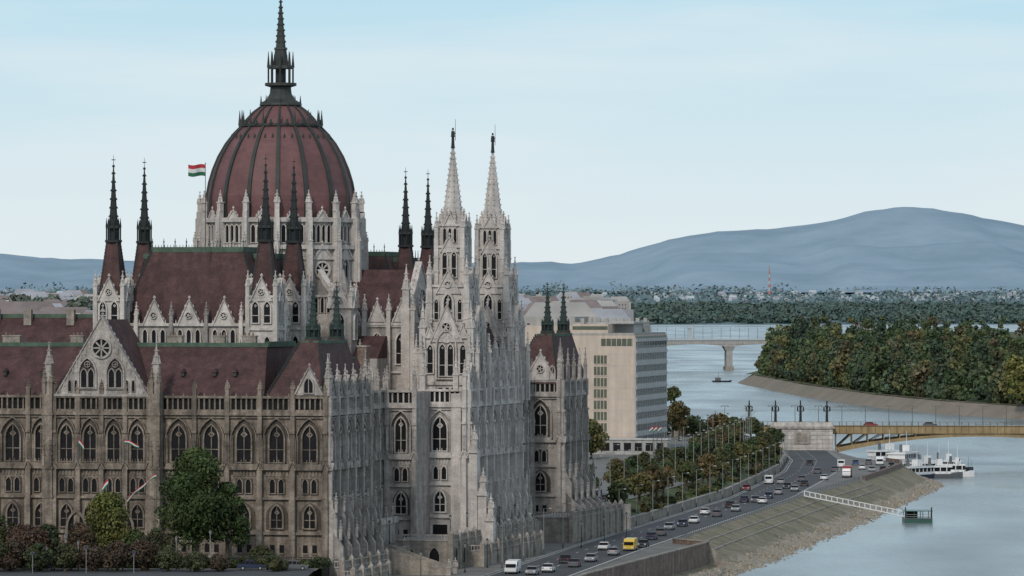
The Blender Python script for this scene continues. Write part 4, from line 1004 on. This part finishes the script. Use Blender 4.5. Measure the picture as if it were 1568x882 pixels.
def ship(name,x,y,L,W,h,ang,decks=2,hull='paint_white'):
    mb=MB(name); plain(mb)
    st=[(-L/2,.75),(-L*.45,1),(L*.2,1),(L*.38,.7),(L/2,.06)]
    vs=[];fs=[]
    for a,w in st: vs+=[(a,-W/2*w,1.3+ (.5 if a>L*.3 else 0)),(a,-W/2*w*.8,-.5),(a,W/2*w*.8,-.5),(a,W/2*w,1.3+(.5 if a>L*.3 else 0))]
    for k in range(len(st)-1):
        for j in range(3): fs.append((4*k+j,4*k+j+1,4*k+5+j,4*k+4+j))
        fs.append((4*k,4*k+3,4*k+7,4*k+4))
    fs.append((0,1,2,3)); mb.add(vs,fs,hull)
    for d in range(decks):
        l0,l1=-L*(.42-.06*d),L*(.22-.08*d); z=1.3+d*h
        mb.box(l0,l1,-W*.4,W*.4,z,z+h*.3,'paint_white'); mb.box(l0+.05,l1-.05,-W*.38,W*.38,z+h*.3,z+h*.78,'glass'); mb.box(l0-.4,l1+.4,-W*.44,W*.44,z+h*.78,z+h*.95,'paint_white')
        a=l0
        while a<l1: mb.box(a,a+.25,-W*.4,W*.4,z+.1,z+h*.8,'paint_white'); a+=1.9
        a=l0-.3
        while a<l1: mb.cbox(a,-W*.43,.06,.06,z+h*.95,z+h*.95+.9,'polelight'); a+=1.2
    zt=1.3+decks*h
    mb.box(-L*.05,L*.06,-W*.2,W*.2,zt,zt+1.8,'paint_white'); mb.box(-L*.04,L*.065,-W*.18,W*.18,zt+.8,zt+1.4,'glass')
    mb.cone(0,0,zt+1.8,zt+6,.1,.05,6,'paint_white'); mb.cone(-L*.2,0,zt,zt+2.2,.5,.4,8,'c_grey'); mb.cone(L*.4,0,1.5,5,.07,.04,6,'pole')
    mb.build(loc=(x,y,-9),rz=ang)
ship('passenger_ship',wx(1388,1535),1535,30,6.5,2.7,math.radians(70),2)
ship('passenger_ship',wx(1404,1495),1495,22,5,2.4,math.radians(50),1,'c_dkblue')
ship('river_boat',wx(1438,1500),1500,14,4,2.4,math.radians(10),1,'c_grey')
ship('river_boat',wx(1466,1515),1515,10,3.4,2.4,math.radians(-15),1)
ship('river_boat',wx(1362,1560),1560,18,5,2.6,math.radians(30),2)
ship('river_boat',wx(1420,1530),1530,14,4,2.5,math.radians(30),1,'c_black')
ship('river_boat',wx(1452,1545),1545,15,4,2.6,math.radians(5),1,'c_black')
mb=MB('small_boat'); plain(mb)
mb.add([(-6,-1.6,.9),(4,-1.6,.9),(6.5,0,1.3),(4,1.6,.9),(-6,1.6,.9),(-5.5,-1.2,-.3),(4,-1,-.3),(5.5,0,-.3),(4,1,-.3),(-5.5,1.2,-.3)],[(0,1,2,3,4),(0,1,6,5),(1,2,7,6),(2,3,8,7),(3,4,9,8),(4,0,5,9)],'c_black'); mb.box(-4,-.5,-1.1,1.1,.9,2.8,'c_grey'); mb.cone(-2,0,2.8,6,.12,.06,6,'pole'); mb.build(loc=(wx(1105,3200),3200,-9))
mb=MB('pontoon'); plain(mb)
px_,py_=wx(1405,1206),1206
mb.box(-3.2,3.2,-3,5,-.4,.9,'c_green'); mb.box(-3.3,3.3,-3.1,5.1,.9,1.05,'c_grey')
for a in(-2.9,-1,1,2.9):
    for b in(-2.7,4.7): mb.cbox(a,b,.16,.16,1,2.7,'c_green')
mb.box(-3.3,3.3,-3.1,5.1,2.65,2.8,'c_green'); mb.box(-2.4,0,0,4,1.05,2.6,'glass'); mb.box(-3.1,3.1,-2.75,-2.7,1.9,2.0,'polelight'); mb.box(-3.1,3.1,-2.75,-2.7,1.4,1.5,'polelight')
mb.cone(-3,-2.8,0,3.6,.15,.15,6,'dmetal'); mb.cone(3,-2.8,0,3.6,.15,.15,6,'dmetal')
mb.build(loc=(px_,py_,-9))
mb=MB('gangway'); plain(mb)
A=(wx(1232,1225),1225,-3.7); B=(px_-3,py_+1,-7.7); n=18
for sgn in(0,2.0):
    for k in range(n):
        f0,f1=k/n,(k+1)/n; q=lambda f:(A[0]+(B[0]-A[0])*f,A[1]+(B[1]-A[1])*f+sgn,A[2]+(B[2]-A[2])*f)
        a,b=q(f0),q(f1)
        for dz,t in((0,.22),(1.15,.14)): mb.add([(a[0],a[1],a[2]+dz),(b[0],b[1],b[2]+dz),(b[0],b[1],b[2]+dz+t),(a[0],a[1],a[2]+dz+t),(a[0],a[1]+.12,a[2]+dz),(b[0],b[1]+.12,b[2]+dz),(b[0],b[1]+.12,b[2]+dz+t),(a[0],a[1]+.12,a[2]+dz+t)],[(0,1,2,3),(4,5,6,7),(3,2,6,7),(0,1,5,4)],'paint_white')
        mb.cbox(a[0],a[1]+.06,.1,.1,a[2],a[2]+1.2,'paint_white')
        mb.add([(a[0],a[1]+.05,a[2]+.1),(a[0]+.14,a[1]+.05,a[2]+.1),(b[0],b[1]+.05,b[2]+1.2),(b[0]-.14,b[1]+.05,b[2]+1.2)],[(0,1,2,3)],'paint_white')
mb.add([(A[0],A[1],A[2]),(B[0],B[1],B[2]),(B[0],B[1]+2,B[2]),(A[0],A[1]+2,A[2])],[(0,1,2,3)],'concrete')
mb.build()

# ------------------------------------------------------------------ world, sun, camera
sdir=np.array([-.30,-.82,.60]); sdir/=np.linalg.norm(sdir)
el=math.asin(sdir[2]); az=math.atan2(sdir[0],sdir[1])
w=bpy.data.worlds.new('World'); sc.world=w; w.use_nodes=True; N=w.node_tree.nodes; L=w.node_tree.links
bg=N['Background']; bg.inputs['Strength'].default_value=.1
sky=N.new('ShaderNodeTexSky'); sky.sky_type='NISHITA'; sky.sun_disc=False; sky.sun_elevation=el; sky.sun_rotation=az; sky.dust_density=2.0
tc=N.new('ShaderNodeTexCoord'); sp=N.new('ShaderNodeSeparateXYZ'); L.new(tc.outputs['Generated'],sp.inputs[0])
r1=N.new('ShaderNodeValToRGB'); L.new(sp.outputs['Z'],r1.inputs[0])
e=r1.color_ramp.elements; e[0].position=0.0; e[0].color=(.80,.87,.895,1); e[1].position=.06; e[1].color=(.50,.745,.88,1)
k=e.new(.02); k.color=(.72,.84,.89,1)
k=e.new(.5); k.color=(.46,.58,.70,1)
mp=N.new('ShaderNodeMapping'); mp.inputs['Scale'].default_value=(5,5,38); mp.inputs['Rotation'].default_value=(0,math.radians(4),0); L.new(tc.outputs['Generated'],mp.inputs[0])
nz=N.new('ShaderNodeTexNoise'); nz.inputs['Scale'].default_value=1.6; nz.inputs['Detail'].default_value=5; L.new(mp.outputs[0],nz.inputs['Vector'])
mr=N.new('ShaderNodeMapRange'); mr.inputs[1].default_value=.42; mr.inputs[2].default_value=.72; mr.inputs[3].default_value=0; mr.inputs[4].default_value=.6; L.new(nz.outputs['Fac'],mr.inputs[0])
m1=N.new('ShaderNodeMix'); m1.data_type='RGBA'; L.new(mr.outputs[0],m1.inputs[0]); L.new(r1.outputs[0],m1.inputs[6]); m1.inputs[7].default_value=(.83,.88,.90,1)
sc10=N.new('ShaderNodeMix'); sc10.data_type='RGBA'; sc10.blend_type='MULTIPLY'; sc10.inputs[0].default_value=1; L.new(m1.outputs[2],sc10.inputs[6]); sc10.inputs[7].default_value=(10,10,10,1)
r2=N.new('ShaderNodeMapRange'); L.new(sp.outputs['Z'],r2.inputs[0]); r2.inputs[1].default_value=.06; r2.inputs[2].default_value=.6; r2.inputs[3].default_value=.95; r2.inputs[4].default_value=.6
m2=N.new('ShaderNodeMix'); m2.data_type='RGBA'; L.new(r2.outputs[0],m2.inputs[0]); L.new(sky.outputs[0],m2.inputs[6]); L.new(sc10.outputs[2],m2.inputs[7])
L.new(m2.outputs[2],bg.inputs['Color'])
sd=bpy.data.lights.new('sun','SUN'); sd.energy=1.6; sd.angle=math.radians(6); sd.color=(1,.93,.84); so=bpy.data.objects.new('sun',sd); sc.collection.objects.link(so)
from mathutils import Vector
so.rotation_euler=Vector((-sdir[0],-sdir[1],-sdir[2])).to_track_quat('-Z','Y').to_euler()
cd=bpy.data.cameras.new('camera'); cd.lens=36*F/1568; cd.sensor_width=36; cd.clip_start=5; cd.clip_end=60000
co=bpy.data.objects.new('camera',cd); sc.collection.objects.link(co); co.location=(0,0,CAMZ); co.rotation_euler=(math.radians(90)+14/F,0,0); sc.camera=co
sc.view_settings.view_transform='Standard'; sc.view_settings.look='None'; sc.view_settings.exposure=0
